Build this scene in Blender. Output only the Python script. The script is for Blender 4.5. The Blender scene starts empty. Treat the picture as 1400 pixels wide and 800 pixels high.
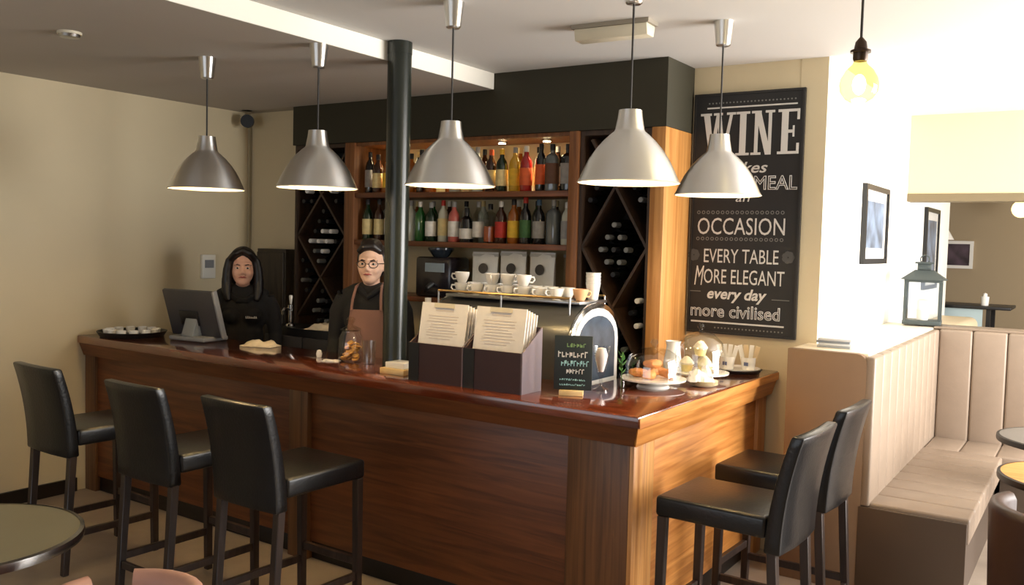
import bpy, bmesh, math, random
from mathutils import Vector, Matrix
random.seed(7)
PI = math.pi
scene = bpy.context.scene
COL = scene.collection

# ------------------------------------------------------------------ camera
CAMZ = 1.75
YAW, PITCH, ROLL = 0.580477, -0.05675, 0.025591
f_ = Vector((-math.sin(YAW)*math.cos(PITCH), math.cos(YAW)*math.cos(PITCH), math.sin(PITCH)))
r_ = Vector((math.cos(YAW), math.sin(YAW), 0)); u_ = r_.cross(f_)
r2 = r_*math.cos(ROLL) + u_*math.sin(ROLL); u2 = -r_*math.sin(ROLL) + u_*math.cos(ROLL)
cd = bpy.data.cameras.new('camera'); cam = bpy.data.objects.new('camera', cd); COL.objects.link(cam)
cam.matrix_world = Matrix(((r2.x, u2.x, -f_.x, 0), (r2.y, u2.y, -f_.y, 0), (r2.z, u2.z, -f_.z, CAMZ), (0, 0, 0, 1)))
cd.sensor_width = 36; cd.lens = 1232.53/1400*36; cd.clip_start = .05
scene.camera = cam

# ------------------------------------------------------------------ world, daylight, exposure
w = bpy.data.worlds.new('sky'); scene.world = w; w.use_nodes = True
bg = w.node_tree.nodes['Background']; bg.inputs[0].default_value = (.75, .86, 1, 1); bg.inputs[1].default_value = 1.0
scene.view_settings.view_transform = 'Standard'; scene.view_settings.look = 'None'
scene.view_settings.gamma = 1; scene.view_settings.use_curve_mapping = False
scene.view_settings.exposure = 0.0
def area(name, loc, rot, sx, sy, e, col):
    l = bpy.data.lights.new(name, 'AREA'); l.shape = 'RECTANGLE'; l.size = sx; l.size_y = sy; l.energy = e; l.color = col
    o = bpy.data.objects.new(name, l); COL.objects.link(o); o.location = loc; o.rotation_euler = rot
    return o
# daylight through the shop-front windows on the street side and the window behind
area('window_daylight', (2.2, 5.65, 1.6), (0, PI/2, 0), 2.1, 3.7, 500, (1, .97, .93))
area('window_daylight', (-2.6, -2.4, 1.6), (PI/2, 0, 0), 4.6, 1.9, 34, (.96, .97, 1))
area('window_daylight', (2.2, 9.8, 1.55), (0, PI/2, 0), 2.0, 2.6, 60, (1, .97, .92))

# ------------------------------------------------------------------ materials
MATS = {}
def hexc(c):
    return tuple(((v/255)/12.92 if v/255 <= .04045 else ((v/255+.055)/1.055)**2.4) for v in c) + (1,)
def pbr(name, rgb, rough=.5, metal=0, var=.0, scale=8, bump=0, bscale=60, coat=0, spec=None, trans=0, emit=None, estr=0, stretch=(1,1,1)):
    if name in MATS: return MATS[name]
    m = bpy.data.materials.new(name); m.use_nodes = True; nt = m.node_tree; p = nt.nodes['Principled BSDF']
    c = hexc(rgb)
    p.inputs['Base Color'].default_value = c; p.inputs['Roughness'].default_value = rough; p.inputs['Metallic'].default_value = metal
    if coat: p.inputs['Coat Weight'].default_value = coat; p.inputs['Coat Roughness'].default_value = .12
    if spec is not None: p.inputs['Specular IOR Level'].default_value = spec
    if trans: p.inputs['Transmission Weight'].default_value = trans
    if emit: p.inputs['Emission Color'].default_value = hexc(emit); p.inputs['Emission Strength'].default_value = estr
    if var or bump:
        tc = nt.nodes.new('ShaderNodeTexCoord'); mp = nt.nodes.new('ShaderNodeMapping'); mp.inputs['Scale'].default_value = stretch
        nt.links.new(tc.outputs['Object'], mp.inputs[0])
    if var:
        n = nt.nodes.new('ShaderNodeTexNoise'); n.inputs['Scale'].default_value = scale; n.inputs['Detail'].default_value = 5
        nt.links.new(mp.outputs[0], n.inputs['Vector'])
        r = nt.nodes.new('ShaderNodeValToRGB'); r.color_ramp.elements[0].position = .3; r.color_ramp.elements[1].position = .7
        r.color_ramp.elements[0].color = tuple(v*(1-var) for v in c[:3]) + (1,)
        r.color_ramp.elements[1].color = tuple(min(1, v*(1+var)) for v in c[:3]) + (1,)
        nt.links.new(n.outputs['Fac'], r.inputs[0]); nt.links.new(r.outputs[0], p.inputs['Base Color'])
    if bump:
        n2 = nt.nodes.new('ShaderNodeTexNoise'); n2.inputs['Scale'].default_value = bscale; n2.inputs['Detail'].default_value = 4
        nt.links.new(mp.outputs[0], n2.inputs['Vector'])
        b = nt.nodes.new('ShaderNodeBump'); b.inputs['Strength'].default_value = bump; b.inputs['Distance'].default_value = .01
        nt.links.new(n2.outputs['Fac'], b.inputs['Height']); nt.links.new(b.outputs[0], p.inputs['Normal'])
    MATS[name] = m; return m
def wood(name, c1, c2, stretch=(2, 2, 30), rough=.4, coat=0, bump=.08):
    # stretch: large number across the grain, small number along it
    if name in MATS: return MATS[name]
    m = bpy.data.materials.new(name); m.use_nodes = True; nt = m.node_tree; p = nt.nodes['Principled BSDF']
    tc = nt.nodes.new('ShaderNodeTexCoord'); mp = nt.nodes.new('ShaderNodeMapping'); mp.inputs['Scale'].default_value = stretch
    nt.links.new(tc.outputs['Object'], mp.inputs[0])
    n = nt.nodes.new('ShaderNodeTexNoise'); n.inputs['Scale'].default_value = 1.6; n.inputs['Detail'].default_value = 8; n.inputs['Distortion'].default_value = .7
    nt.links.new(mp.outputs[0], n.inputs['Vector'])
    r = nt.nodes.new('ShaderNodeValToRGB'); e = r.color_ramp.elements
    e[0].position = .32; e[1].position = .7; e[0].color = hexc(c1); e[1].color = hexc(c2)
    nt.links.new(n.outputs['Fac'], r.inputs[0]); nt.links.new(r.outputs[0], p.inputs['Base Color'])
    p.inputs['Roughness'].default_value = rough
    if coat: p.inputs['Coat Weight'].default_value = coat; p.inputs['Coat Roughness'].default_value = .1
    b = nt.nodes.new('ShaderNodeBump'); b.inputs['Strength'].default_value = bump; b.inputs['Distance'].default_value = .005
    nt.links.new(n.outputs['Fac'], b.inputs['Height']); nt.links.new(b.outputs[0], p.inputs['Normal'])
    MATS[name] = m; return m
def thin_glass(name, tint=(1, 1, 1), ior=1.45, gl=.04):
    if name in MATS: return MATS[name]
    m = bpy.data.materials.new(name); m.use_nodes = True; nt = m.node_tree; nt.nodes.clear()
    o = nt.nodes.new('ShaderNodeOutputMaterial'); mx = nt.nodes.new('ShaderNodeMixShader')
    t = nt.nodes.new('ShaderNodeBsdfTransparent'); t.inputs[0].default_value = tint + (1,)
    g = nt.nodes.new('ShaderNodeBsdfGlossy'); g.inputs['Roughness'].default_value = gl
    fr = nt.nodes.new('ShaderNodeFresnel'); fr.inputs[0].default_value = ior
    ge = nt.nodes.new('ShaderNodeNewGeometry'); iv = nt.nodes.new('ShaderNodeMath'); iv.operation = 'SUBTRACT'; iv.inputs[0].default_value = 1
    ml = nt.nodes.new('ShaderNodeMath'); ml.operation = 'MULTIPLY'
    nt.links.new(ge.outputs['Backfacing'], iv.inputs[1]); nt.links.new(fr.outputs[0], ml.inputs[0]); nt.links.new(iv.outputs[0], ml.inputs[1])
    nt.links.new(ml.outputs[0], mx.inputs[0]); nt.links.new(t.outputs[0], mx.inputs[1]); nt.links.new(g.outputs[0], mx.inputs[2])
    nt.links.new(mx.outputs[0], o.inputs[0]); MATS[name] = m; return m
def emitter(name, rgb, s):
    return pbr(name, rgb, .4, emit=rgb, estr=s)

WALL = pbr('magnolia_wall_paint', (208, 193, 160), .75, var=.04, scale=1.5)
PAINT_LIT = pbr('paint_lit_white', (240, 236, 224), .7)  # magnolia paint made whiter, the strong window light put into its colour
TAN = pbr('tan_paint', (212, 188, 150), .75)
FARW = pbr('taupe_paint', (156, 138, 110), .8)
CEIL_SHADED = pbr('ceiling_paint_shaded', (176, 168, 158), .8, var=.03, scale=1.2)  # same white paint as the upper ceiling, its shade put into the colour
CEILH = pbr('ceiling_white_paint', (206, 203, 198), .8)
OLIVE = pbr('dark_olive_paint', (46, 42, 25), .7, var=.08, scale=3)
BASEB = pbr('black_skirting_paint', (22, 17, 14), .4)
FLOOR = pbr('greige_floor_vinyl', (146, 132, 118), .42, var=.12, scale=5, bump=.05)
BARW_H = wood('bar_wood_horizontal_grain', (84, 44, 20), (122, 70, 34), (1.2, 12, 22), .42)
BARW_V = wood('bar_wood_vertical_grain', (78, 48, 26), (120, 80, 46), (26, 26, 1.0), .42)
BARSIDE_LIT = wood('bar_wood_lit_side', (176, 108, 46), (222, 154, 82), (12, 1.2, 22), .4)  # bar wood as on the front, with window light put into the colour
BARSIDE_V_LIT = wood('bar_wood_lit_side_vertical', (172, 112, 56), (224, 168, 102), (26, 26, 1.0), .4)  # vertical-grain bar wood, likewise coloured brighter for the window light
BARTOP = wood('polished_bar_top', (84, 36, 18), (122, 56, 28), (1.0, 14, 6), .16, coat=1, bump=.02)
UNITW = wood('back_bar_wood', (104, 62, 30), (142, 90, 48), (22, 22, 1.0), .45)
UNITSIDE_LIT = wood('back_bar_wood_lit', (170, 112, 52), (206, 150, 84), (22, 22, .9), .45)  # back bar wood brightened, the light on its end face painted in
SHELFW = wood('shelf_wood', (96, 54, 28), (130, 76, 42), (1.2, 20, 20), .45)
RACKW = wood('dark_rack_wood', (46, 32, 22), (74, 52, 36), (20, 20, 2), .55)
LEATHER = pbr('black_leather', (15, 15, 17), .3, var=.12, scale=14, bump=.12, bscale=90)
STOOLW = wood('dark_stool_wood', (34, 24, 20), (56, 42, 36), (20, 20, 2), .38)
BENCH = pbr('taupe_leather', (140, 123, 107), .42, var=.05, scale=10, bump=.06, bscale=80)
BENCHP = pbr('tan_bench_panel', (128, 102, 78), .55, var=.05, scale=4)
ALU = pbr('brushed_aluminium', (222, 221, 218), .34, metal=1)
_p = ALU.node_tree.nodes['Principled BSDF']; _t = ALU.node_tree.nodes.new('ShaderNodeTangent'); _t.direction_type = 'RADIAL'; _t.axis = 'Z'
_p.inputs['Anisotropic'].default_value = .8; _p.inputs['Anisotropic Rotation'].default_value = .25; ALU.node_tree.links.new(_t.outputs[0], _p.inputs['Tangent'])
ALUW = pbr('shade_inside_white', (245, 240, 225), .5)
CHROME = pbr('chrome', (215, 215, 215), .12, metal=1)
STEEL = pbr('brushed_steel', (165, 165, 165), .3, metal=1)
BLACK = pbr('black_plastic', (18, 18, 20), .4)
DARKG = pbr('dark_grey_plastic', (58, 58, 62), .45)
MIDG = pbr('mid_grey_plastic', (126, 128, 132), .45)
CORD = pbr('dark_flex', (40, 36, 32), .6)
BLKMETAL = pbr('black_pillar_paint', (34, 38, 32), .25, var=.1, scale=6)
WHITE = pbr('white_ceramic', (240, 236, 228), .2, coat=.3)
CREAM = pbr('cream_plastic', (214, 206, 184), .45)
PAPER = pbr('menu_paper', (236, 231, 226), .7, var=.03, scale=30)
INK = pbr('print_ink', (212, 202, 194), .7)
MAROON = pbr('maroon_board', (48, 24, 26), .5)
BOXSIDE = pbr('plum_box_side', (104, 92, 98), .45)
CHALKB = pbr('chalkboard_black', (26, 25, 25), .6, var=.12, scale=6)
CHALK = pbr('chalk_white', (208, 206, 202), .85)
CHALKG = pbr('chalk_grey', (118, 117, 115), .85)
GLASS = thin_glass('clear_glass', (.95, .96, .96), 1.95, .03); PANE = thin_glass('picture_glass', (1, 1, 1), 1.4)
GLASSB = thin_glass('bluish_glass', (.86, .94, 1.0))
SKIN = pbr('skin', (228, 178, 154), .5)
SKIN2 = pbr('skin_pale', (236, 194, 168), .5)
HAIR = pbr('black_hair', (20, 14, 14), .45, var=.3, scale=40)
HAIR2 = pbr('dark_brown_hair', (32, 24, 20), .45, var=.3, scale=40)
BLKCLOTH = pbr('black_cloth', (16, 16, 19), .85)
APRON = pbr('mauve_apron_cloth', (132, 98, 88), .85)
LIPS = pbr('lips', (168, 84, 80), .5)

# ------------------------------------------------------------------ mesh helpers
class MB:
    def __init__(s): s.v = []; s.f = []
    def add(s, vs, fs):
        o = len(s.v); s.v += [tuple(v) for v in vs]; s.f += [tuple(i+o for i in f) for f in fs]; return s
    def box(s, x0, x1, y0, y1, z0, z1):
        return s.add([(x0,y0,z0),(x1,y0,z0),(x1,y1,z0),(x0,y1,z0),(x0,y0,z1),(x1,y0,z1),(x1,y1,z1),(x0,y1,z1)],
                     [(0,3,2,1),(4,5,6,7),(0,1,5,4),(1,2,6,5),(2,3,7,6),(3,0,4,7)])
    def prism(s, poly, a0, a1, axis='z'):
        # poly: 2D points counter-clockwise; axis z -> (x,y), x -> (y,z), y -> (x,z)
        n = len(poly)
        def P(p, a): return (p[0], p[1], a) if axis == 'z' else ((a, p[0], p[1]) if axis == 'x' else (p[0], a, p[1]))
        vs = [P(p, a0) for p in poly] + [P(p, a1) for p in poly]
        fs = [tuple(range(n-1, -1, -1)), tuple(range(n, 2*n))] + [(i, (i+1) % n, n+(i+1) % n, n+i) for i in range(n)]
        return s.add(vs, fs)
    def loft(s, bot, top):
        n = len(bot)
        return s.add(list(bot)+list(top), [tuple(range(n-1, -1, -1)), tuple(range(n, 2*n))] + [(i, (i+1) % n, n+(i+1) % n, n+i) for i in range(n)])
    def lathe(s, prof, n=20, c=(0, 0, 0), cap=True, sx=1, sy=1):
        vs = []; fs = []
        for r, z in prof:
            for i in range(n):
                a = 2*PI*i/n; vs.append((c[0]+r*sx*math.cos(a), c[1]+r*sy*math.sin(a), c[2]+z))
        for k in range(len(prof)-1):
            for i in range(n):
                j = (i+1) % n; fs.append((k*n+i, k*n+j, (k+1)*n+j, (k+1)*n+i))
        if cap:
            if prof[0][0] > 1e-4: fs.append(tuple(range(n-1, -1, -1)))
            if prof[-1][0] > 1e-4: fs.append(tuple((len(prof)-1)*n+i for i in range(n)))
        return s.add(vs, fs)
    def cyl(s, p0, p1, r0, r1=None, n=12):
        return s.tube([p0, p1], [r0, r0 if r1 is None else r1], n)
    def tube(s, pts, r, n=8):
        pts = [Vector(p) for p in pts]; m = len(pts)
        rr = r if isinstance(r, (list, tuple)) else [r]*m
        vs = []; fs = []; prev = None
        for i, p in enumerate(pts):
            d = (pts[min(i+1, m-1)] - pts[max(i-1, 0)]).normalized()
            if prev is None:
                a = d.orthogonal().normalized()
            else:
                a = (prev - d*prev.dot(d)).normalized()
            prev = a; b = d.cross(a)
            for k in range(n):
                t = 2*PI*k/n; vs.append(tuple(p + (a*math.cos(t) + b*math.sin(t))*rr[i]))
        for i in range(m-1):
            for k in range(n):
                j = (k+1) % n; fs.append((i*n+k, i*n+j, (i+1)*n+j, (i+1)*n+k))
        fs.append(tuple(range(n-1, -1, -1))); fs.append(tuple((m-1)*n+k for k in range(n)))
        return s.add(vs, fs)
    def ell(s, c, r, n=14, m=9):
        vs = [(c[0], c[1], c[2]-r[2])]; fs = []
        for k in range(1, m):
            t = -PI/2 + PI*k/m
            for i in range(n):
                a = 2*PI*i/n; vs.append((c[0]+r[0]*math.cos(t)*math.cos(a), c[1]+r[1]*math.cos(t)*math.sin(a), c[2]+r[2]*math.sin(t)))
        vs.append((c[0], c[1], c[2]+r[2])); L = len(vs)-1
        for i in range(n): fs.append((0, 1+(i+1) % n, 1+i)); fs.append((L, 1+(m-2)*n+i, 1+(m-2)*n+(i+1) % n))
        for k in range(m-2):
            for i in range(n):
                j = (i+1) % n; a = 1+k*n; fs.append((a+i, a+j, a+n+j, a+n+i))
        return s.add(vs, fs)
    def mesh(s, name, mat, bevel=0, smooth=True, seg=2, ang=35):
        me = bpy.data.meshes.new(name); me.from_pydata(s.v, [], s.f); me.update()
        if bevel:
            bm = bmesh.new(); bm.from_mesh(me)
            es = [e for e in bm.edges if len(e.link_faces) == 2 and e.calc_face_angle(0) > .5]
            bmesh.ops.bevel(bm, geom=es, offset=bevel, segments=seg, affect='EDGES', profile=.5, clamp_overlap=True)
            bm.to_mesh(me); bm.free()
        if smooth:
            for p in me.polygons: p.use_smooth = True
            me.set_sharp_from_angle(angle=math.radians(ang))
        if mat: me.materials.append(mat)
        return me
    def build(s, name, mat, parent=None, bevel=0, loc=None, **k):
        o = bpy.data.objects.new(name, s.mesh(name, mat, bevel, **k)); COL.objects.link(o)
        if parent: o.parent = parent
        if loc: o.location = loc
        return o
def tag(o, label, cat, group=None):
    o['label'] = label; o['category'] = cat
    if group: o['group'] = group
    return o
def thing(name, label, cat, loc=(0, 0, 0), rz=0, group=None):
    o = bpy.data.objects.new(name, None); COL.objects.link(o); o.location = loc; o.rotation_euler = (0, 0, rz); o.empty_display_size = .05
    return tag(o, label, cat, group)
def struct(o): o['kind'] = 'structure'; return o
def copy_tree(o, parent=None):
    c = o.copy(); COL.objects.link(c); c.parent = parent
    for ch in list(o.children): copy_tree(ch, c)
    return c
def dup(o, label, loc, rz=0, group=None):
    c = copy_tree(o); c.location = loc; c.rotation_euler = (0, 0, rz); c['label'] = label
    if group: c['group'] = group
    return c
def setmat(o, m):
    o.material_slots[0].link = 'OBJECT'; o.material_slots[0].material = m
def part(parent, name, mat, x0, x1, y0, y1, z0, z1, bevel=0):
    return MB().box(x0, x1, y0, y1, z0, z1).build(name, mat, parent, bevel)

# ------------------------------------------------------------------ setting
ZL, ZH = 2.705, 2.806
XW, YU, YB, XR = -5.71, 4.74, 5.13, -1.32
XE = 2.3
struct(MB().box(-5.9, 2.5, -2.8, 12, -.1, 0).build('floor', FLOOR, smooth=False))
struct(MB().box(-3.29, 2.5, -2.8, 7.62, ZH, ZH+.15).build('ceiling', CEILH, smooth=False))
struct(MB().box(-5.9, -3.29, -2.8, 5.3, ZL, ZH+.15).build('ceiling', CEIL_SHADED, smooth=False))
struct(MB().box(-3.2895, -3.285, -2.6, YU-.001, ZL+.0005, ZH-.0005).build('step_face_lit', PAINT_LIT, smooth=False))  # thin whiter sheet over the ceiling step, its bright light painted in
struct(MB().box(-1.47, 2.5, 7.78, 12, 2.55, 2.7).build('ceiling', CEILH, smooth=False))
struct(MB().box(-5.9, XW, -2.8, 5.3, 0, ZL).build('wall_left', WALL, smooth=False))
struct(MB().box(XW, -5.09, 4.87, 5.3, 0, ZL).build('wall_back_left', WALL, smooth=False))
struct(MB().box(-5.09, XR-.15, YB, 5.3, 0, ZH).build('wall_back', WALL, smooth=False))
struct(MB().box(XR-.15, XR-.0005, YB, 5.3, 0, ZH).box(XR-.15, XR, 5.1305, 9.94, 0, ZH).build('wall_inner', PAINT_LIT, smooth=False))
struct(MB().box(XR-.15, XR-.0005, YB-.002, YB-.0005, 0, ZH).build('wall_back_return', WALL, smooth=False))
struct(MB().box(XR, 2.5, 7.62, 7.78, 2.2, ZH).build('wall_bulkhead', TAN, smooth=False))
struct(MB().box(XR, 2.5, 7.61, 7.79, 2.14, 2.2).build('trim_1', pbr('taupe_trim', (112, 98, 72), .6), smooth=False))
struct(MB().box(-4, 2.5, 11.5, 11.65, 0, 2.7).build('wall_far', FARW, smooth=False))
struct(MB().box(-4, XR-.15, 9.79, 9.94, 0, 2.7).box(-4.15, -4, 9.79, 11.65, 0, 2.7).build('wall_far_left', FARW, smooth=False))
struct(MB().box(-4.15, XR-.15, 9.79, 11.65, 2.55, 2.7).build('ceiling', CEILH, smooth=False))
# street-side wall with its window openings
def windowed_wall_x(name, x0, x1, y0, y1, z1, holes, mat):
    m = MB(); y = y0
    for (a, b, c, d) in holes:
        m.box(x0, x1, y, a, 0, z1); m.box(x0, x1, a, b, 0, c); m.box(x0, x1, a, b, d, z1); y = b
    m.box(x0, x1, y, y1, 0, z1)
    return struct(m.build(name, mat, smooth=False))
windowed_wall_x('wall_right', XE, XE+.2, -2.8, 12, ZH, [(3.8, 7.5, .5, 2.65), (8.6, 11.0, .6, 2.5)], WALL)
m = MB(); m.box(-5.9, -4.9, -2.8, -2.6, 0, ZH).box(-.3, 2.5, -2.8, -2.6, 0, ZH).box(-4.9, -.3, -2.8, -2.6, 0, .65).box(-4.9, -.3, -2.8, -2.6, 2.55, ZH)
struct(m.build('wall_front', WALL, smooth=False))
def window(n, x, y0, y1, z0, z1, k, axis='y'):
    m = MB()
    def b(a0, a1, c0, c1):
        if axis == 'y': m.box(x, x+.06, a0, a1, c0, c1)
        else: m.box(a0, a1, x, x+.06, c0, c1)
    b(y0, y1, z0, z0+.06); b(y0, y1, z1-.06, z1)
    for i in range(k+1):
        a = y0 + (y1-y0-.06)*i/k; b(a, a+.06, z0+.06, z1-.06)
    struct(m.build('window_%d' % n, pbr('window_frame_paint', (60, 56, 50), .4), smooth=False))
window(1, XE+.1, 3.8, 7.5, .5, 2.65, 3); window(2, XE+.1, 8.6, 11.0, .6, 2.5, 2); window(3, -2.75, -4.9, -.3, .65, 2.55, 3, 'x')
struct(MB().box(XW, XW+.02, -2.6, 3.41, 0, .09).build('baseboard_left', BASEB, smooth=False))
struct(MB().prism([(-5.09, 2.42), (-2.1, 2.42), (-2.1, ZH-.0005), (-3.2895, ZH-.0005), (-3.2895, ZL-.0005), (-5.09, ZL-.0005)][::-1], YU, YB-.002, 'y').build('wall_soffit', OLIVE, smooth=False))

# ------------------------------------------------------------------ pillar
t = thing('support_pillar', 'black round iron pillar rising through the bar top to the ceiling', 'pillar', (-3.235, 3.77, 0))
MB().lathe([(.065, 0), (.065, 2.74)], 28).build('shaft', BLKMETAL, t)
MB().lathe([(.067, 2.7405), (.067, ZH-.001)], 28).build('collar', BLKMETAL, t)

# ------------------------------------------------------------------ bar counter
A = Vector((-5.705, 3.42)); B = Vector((-1.545, 3.315)); UX = (B-A).normalized(); NX = Vector((-UX.y, UX.x)); LB = (B-A).length
def fr(s, d): p = A + UX*s + NX*d; return (p.x, p.y)
bar = thing('bar_counter', 'long L-shaped wooden bar counter with pilasters and moulded fascia', 'bar counter')
def fslab(name, mat, s0, s1, d0, d1, z0, z1, bevel=.004):
    return MB().prism([fr(s0, d0), fr(s1, d0), fr(s1, d1), fr(s0, d1)], z0, z1).build(name, mat, bar, bevel)
RX = -1.545
def xr(y): return RX + .02*(y-3.315)/1.8      # right edge of the top
# worktop: a thing of its own
top = [fr(0, 0), (B.x, B.y), (xr(5.12), 5.12), (-2.09, 5.12), (-2.09, 3.93), (-5.705, 3.99)]
wt = MB().prism(top, 1.0, 1.05).build('bar_worktop', BARTOP, None, .006)
tag(wt, 'polished reddish wooden worktop running along the L-shaped bar', 'worktop')
MB().prism([(RX+.0005, 3.322), (RX+.0045, 3.322), (RX+.0245, 5.118), (RX+.0205, 5.118)], 1.002, 1.043).build('lit_edge_strip', BARSIDE_LIT, wt)  # added strip, the light on the worktop edge painted as paler wood
# fascia moulding below the top
m = MB(); m.loft([(*fr(0, .045), .915), (*fr(LB-.045, .045), .915), (*fr(LB-.045, .1), .915), (*fr(0, .1), .915)],
                 [(*fr(0, .012), 1.0), (*fr(LB-.012, .012), 1.0), (*fr(LB-.012, .1), 1.0), (*fr(0, .1), 1.0)])
m.build('fascia', BARW_H, bar)
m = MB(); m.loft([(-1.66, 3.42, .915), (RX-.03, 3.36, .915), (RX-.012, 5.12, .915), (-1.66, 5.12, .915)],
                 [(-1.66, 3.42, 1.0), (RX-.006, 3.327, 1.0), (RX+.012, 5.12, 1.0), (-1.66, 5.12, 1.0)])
m.build('fascia', BARSIDE_LIT, bar)
S1, S2, S3 = LB-2.13, LB-1.985, LB-.36
fslab('front_panel', BARW_H, 0, S1, .075, .1, .1, .915)
fslab('front_panel', BARW_H, S2, S3, .075, .1, .1, .915)
fslab('pilaster', BARW_V, S1, S2, .045, .1, 0, .915)
fslab('pilaster', BARW_V, S3, LB-.06, .05, .1, 0, .915)
fslab('pilaster', BARW_V, 0, .12, .055, .1, 0, .915)
fslab('plinth', BASEB, .12, S1, .09, .13, 0, .1); fslab('plinth', BASEB, S2, S3, .09, .13, 0, .1)
part(bar, 'side_panel', BARSIDE_LIT, -1.66, -1.605, 3.59, 4.98, .1, .915, .003)
part(bar, 'side_pilaster', BARSIDE_V_LIT, -1.66, -1.585, 3.37, 3.46, 0, .915, .003)
part(bar, 'side_pilaster', BARSIDE_V_LIT, -1.66, -1.592, 3.46, 3.59, 0, .915, .003)
part(bar, 'side_pilaster', BARSIDE_V_LIT, -1.66, -1.585, 4.98, 5.11, 0, .915, .003)
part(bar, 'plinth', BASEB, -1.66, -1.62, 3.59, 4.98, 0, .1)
part(bar, 'carcass', BARW_V, -5.68, -1.7, 3.53, 3.68, .02, .99); part(bar, 'carcass', BARW_V, -1.95, -1.68, 3.69, 5.1, .02, .99)

# ------------------------------------------------------------------ back bar unit
un = thing('back_bar_shelving', 'wooden back bar shelving unit with lit bottle shelves', 'shelving unit', (0, 0, 0))
XL0, XL1, XS0, XS1, XQ0, XQ1 = -5.085, -4.56, -4.47, -2.725, -2.66, -2.19
part(un, 'stile', UNITW, XL1, XS0, YU, 5.12, 0, 2.419, .003)
part(un, 'stile', UNITW, XS1, XQ0, YU, 5.12, 0, 2.419, .003)
part(un, 'back_panel', pbr('cream_back_panel', (206, 190, 150), .4), XS0+.001, XS1-.001, 5.09, 5.125, .92, 2.40)
part(un, 'top_panel', UNITW, XS0+.001, XS1-.001, YU+.02, 5.088, 2.395, 2.418)
SH1, SH2, SH3 = 2.065, 1.735, 1.36
for zz in (SH1, SH2, SH3):
    part(un, 'shelf', SHELFW, XS0+.001, XS1-.001, YU+.01, 5.088, zz-.035, zz, .003)
part(un, 'base_cabinet', BARW_V, XS0+.001, XS1-.001, YU+.01, 5.088, 0, .9, .003)
part(un, 'counter', SHELFW, XS0+.001, XS1-.001, YU+.01, 5.088, .9, .93, .003)
SPOT = emitter('downlight_glow', (255, 232, 180), 30)
for x in (-4.25, -3.78, -3.32, -2.98):
    dl = MB().lathe([(.035, 0), (.035, -.008), (.026, -.01)], 16, (x, 4.90, 2.3945)).build('downlight', CHROME, un)
    MB().lathe([(.024, 0), (.024, -.003)], 16, (x, 4.90, 2.3840)).build('downlight_lens', SPOT, dl)
    l = bpy.data.lights.new('shelf_spot', 'SPOT'); l.energy = 14; l.color = (1, .82, .52); l.spot_size = 1.9; l.spot_blend = .6; l.shadow_soft_size = .02
    o = bpy.data.objects.new('shelf_spot', l); COL.objects.link(o); o.location = (x, 4.90, 2.375)
ep = MB().box(-2.187, -2.1, YU, 5.125, 0, 2.419).build('unit_end_panel', UNITSIDE_LIT, None, .003)
tag(ep, 'tall orange-brown wooden end panel beside the chalkboard', 'end panel')

def rack(label, x0, x1, cz, half):
    t = thing('wine_rack', label, 'wine rack', (0, 0, 0))
    part(t, 'rack_side', RACKW, x0, x0+.02, YU+.02, 5.12, .0, 2.418); part(t, 'rack_side', RACKW, x1-.02, x1, YU+.02, 5.12, .0, 2.418)
    part(t, 'rack_top', RACKW, x0+.02, x1-.02, YU+.02, 5.12, 2.39, 2.418)
    part(t, 'rack_base', RACKW, x0+.02, x1-.02, YU+.02, 5.12, 0, .9)
    part(t, 'rack_back', pbr('rack_back_black', (14, 12, 11), .8), x0+.02, x1-.02, 5.09, 5.12, .9, 2.39)
    a, b = x0+.02, x1-.02; xc = (a+b)/2; hw = (b-a)/2; lines = []
    for c in cz:
        for sg in (-1, 1):
            # board through the crossing (xc, c) with slope half/hw, clipped to the frame
            xa, xb = a, b; sl = sg*half/hw
            def zof(x): return c + (x-xc)*sl
            lo, hi = .9, 2.39
            for _ in range(40):
                if not lo+.012 <= zof(xa) <= hi-.012: xa += (b-a)/60
                if not lo+.012 <= zof(xb) <= hi-.012: xb -= (b-a)/60
            d = Vector((xb-xa, zof(xb)-zof(xa))).normalized(); n = Vector((-d.y, d.x))*.008
            yo = YU+.03 + (.004 if sg > 0 else 0)
            MB().prism([(xa-n.x, zof(xa)-n.y), (xb-n.x, zof(xb)-n.y), (xb+n.x, zof(xb)+n.y), (xa+n.x, zof(xa)+n.y)][::-1], yo, 5.085, 'y').build('diagonal_board', RACKW, t)
            lines.append((xc, c, sl))
    return t, lines, a, b
r1, L1, a1, b1 = rack('narrow dark wine rack with diamond lattice beside the cream wall', XL0+.003, XL1-.003, (2.06, 1.45), .30)
r2_, L2, a2, b2 = rack('dark wine rack with diamond lattice beside the orange-brown end panel', XQ0+.003, XQ1-.001, (2.09, 1.37), .36)
# wine bottles: one prototype, copies share mesh data
WBG = pbr('dark_bottle_glass', (12, 16, 12), .12, coat=.4)
CAPW = pbr('white_capsule', (236, 234, 230), .35); CAPD = pbr('dark_capsule', (40, 40, 44), .3, metal=.4); CAPR = pbr('grey_capsule', (120, 120, 118), .35, metal=.3)
def lathe_y(prof, n=14):
    mm = MB().lathe(prof, n); mm.v = [(x, -z, y) for x, y, z in mm.v]; mm.f = [f for f in mm.f]; return mm
wb = thing('wine_bottle', 'x', 'bottle', (0, 0, 0), group='wine bottles lying in the racks')
lathe_y([(0, 0), (.036, 0), (.0375, .01), (.0375, .18), (.03, .205), (.015, .235), (.0145, .25)]).build('bottle_glass', WBG, wb)
lathe_y([(.0165, .222), (.0165, .297), (.0145, .30), (0, .30)]).build('capsule', CAPW, wb)
PROTO_USED = [False]
def wine(x, z, capm, label, y=5.075):
    if not PROTO_USED[0]: o = wb; PROTO_USED[0] = True
    else: o = copy_tree(wb)
    o.location = (x, y, z); o['label'] = label
    for ch in o.children:
        if ch.name.startswith('capsule'): setmat(ch, capm)
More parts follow.
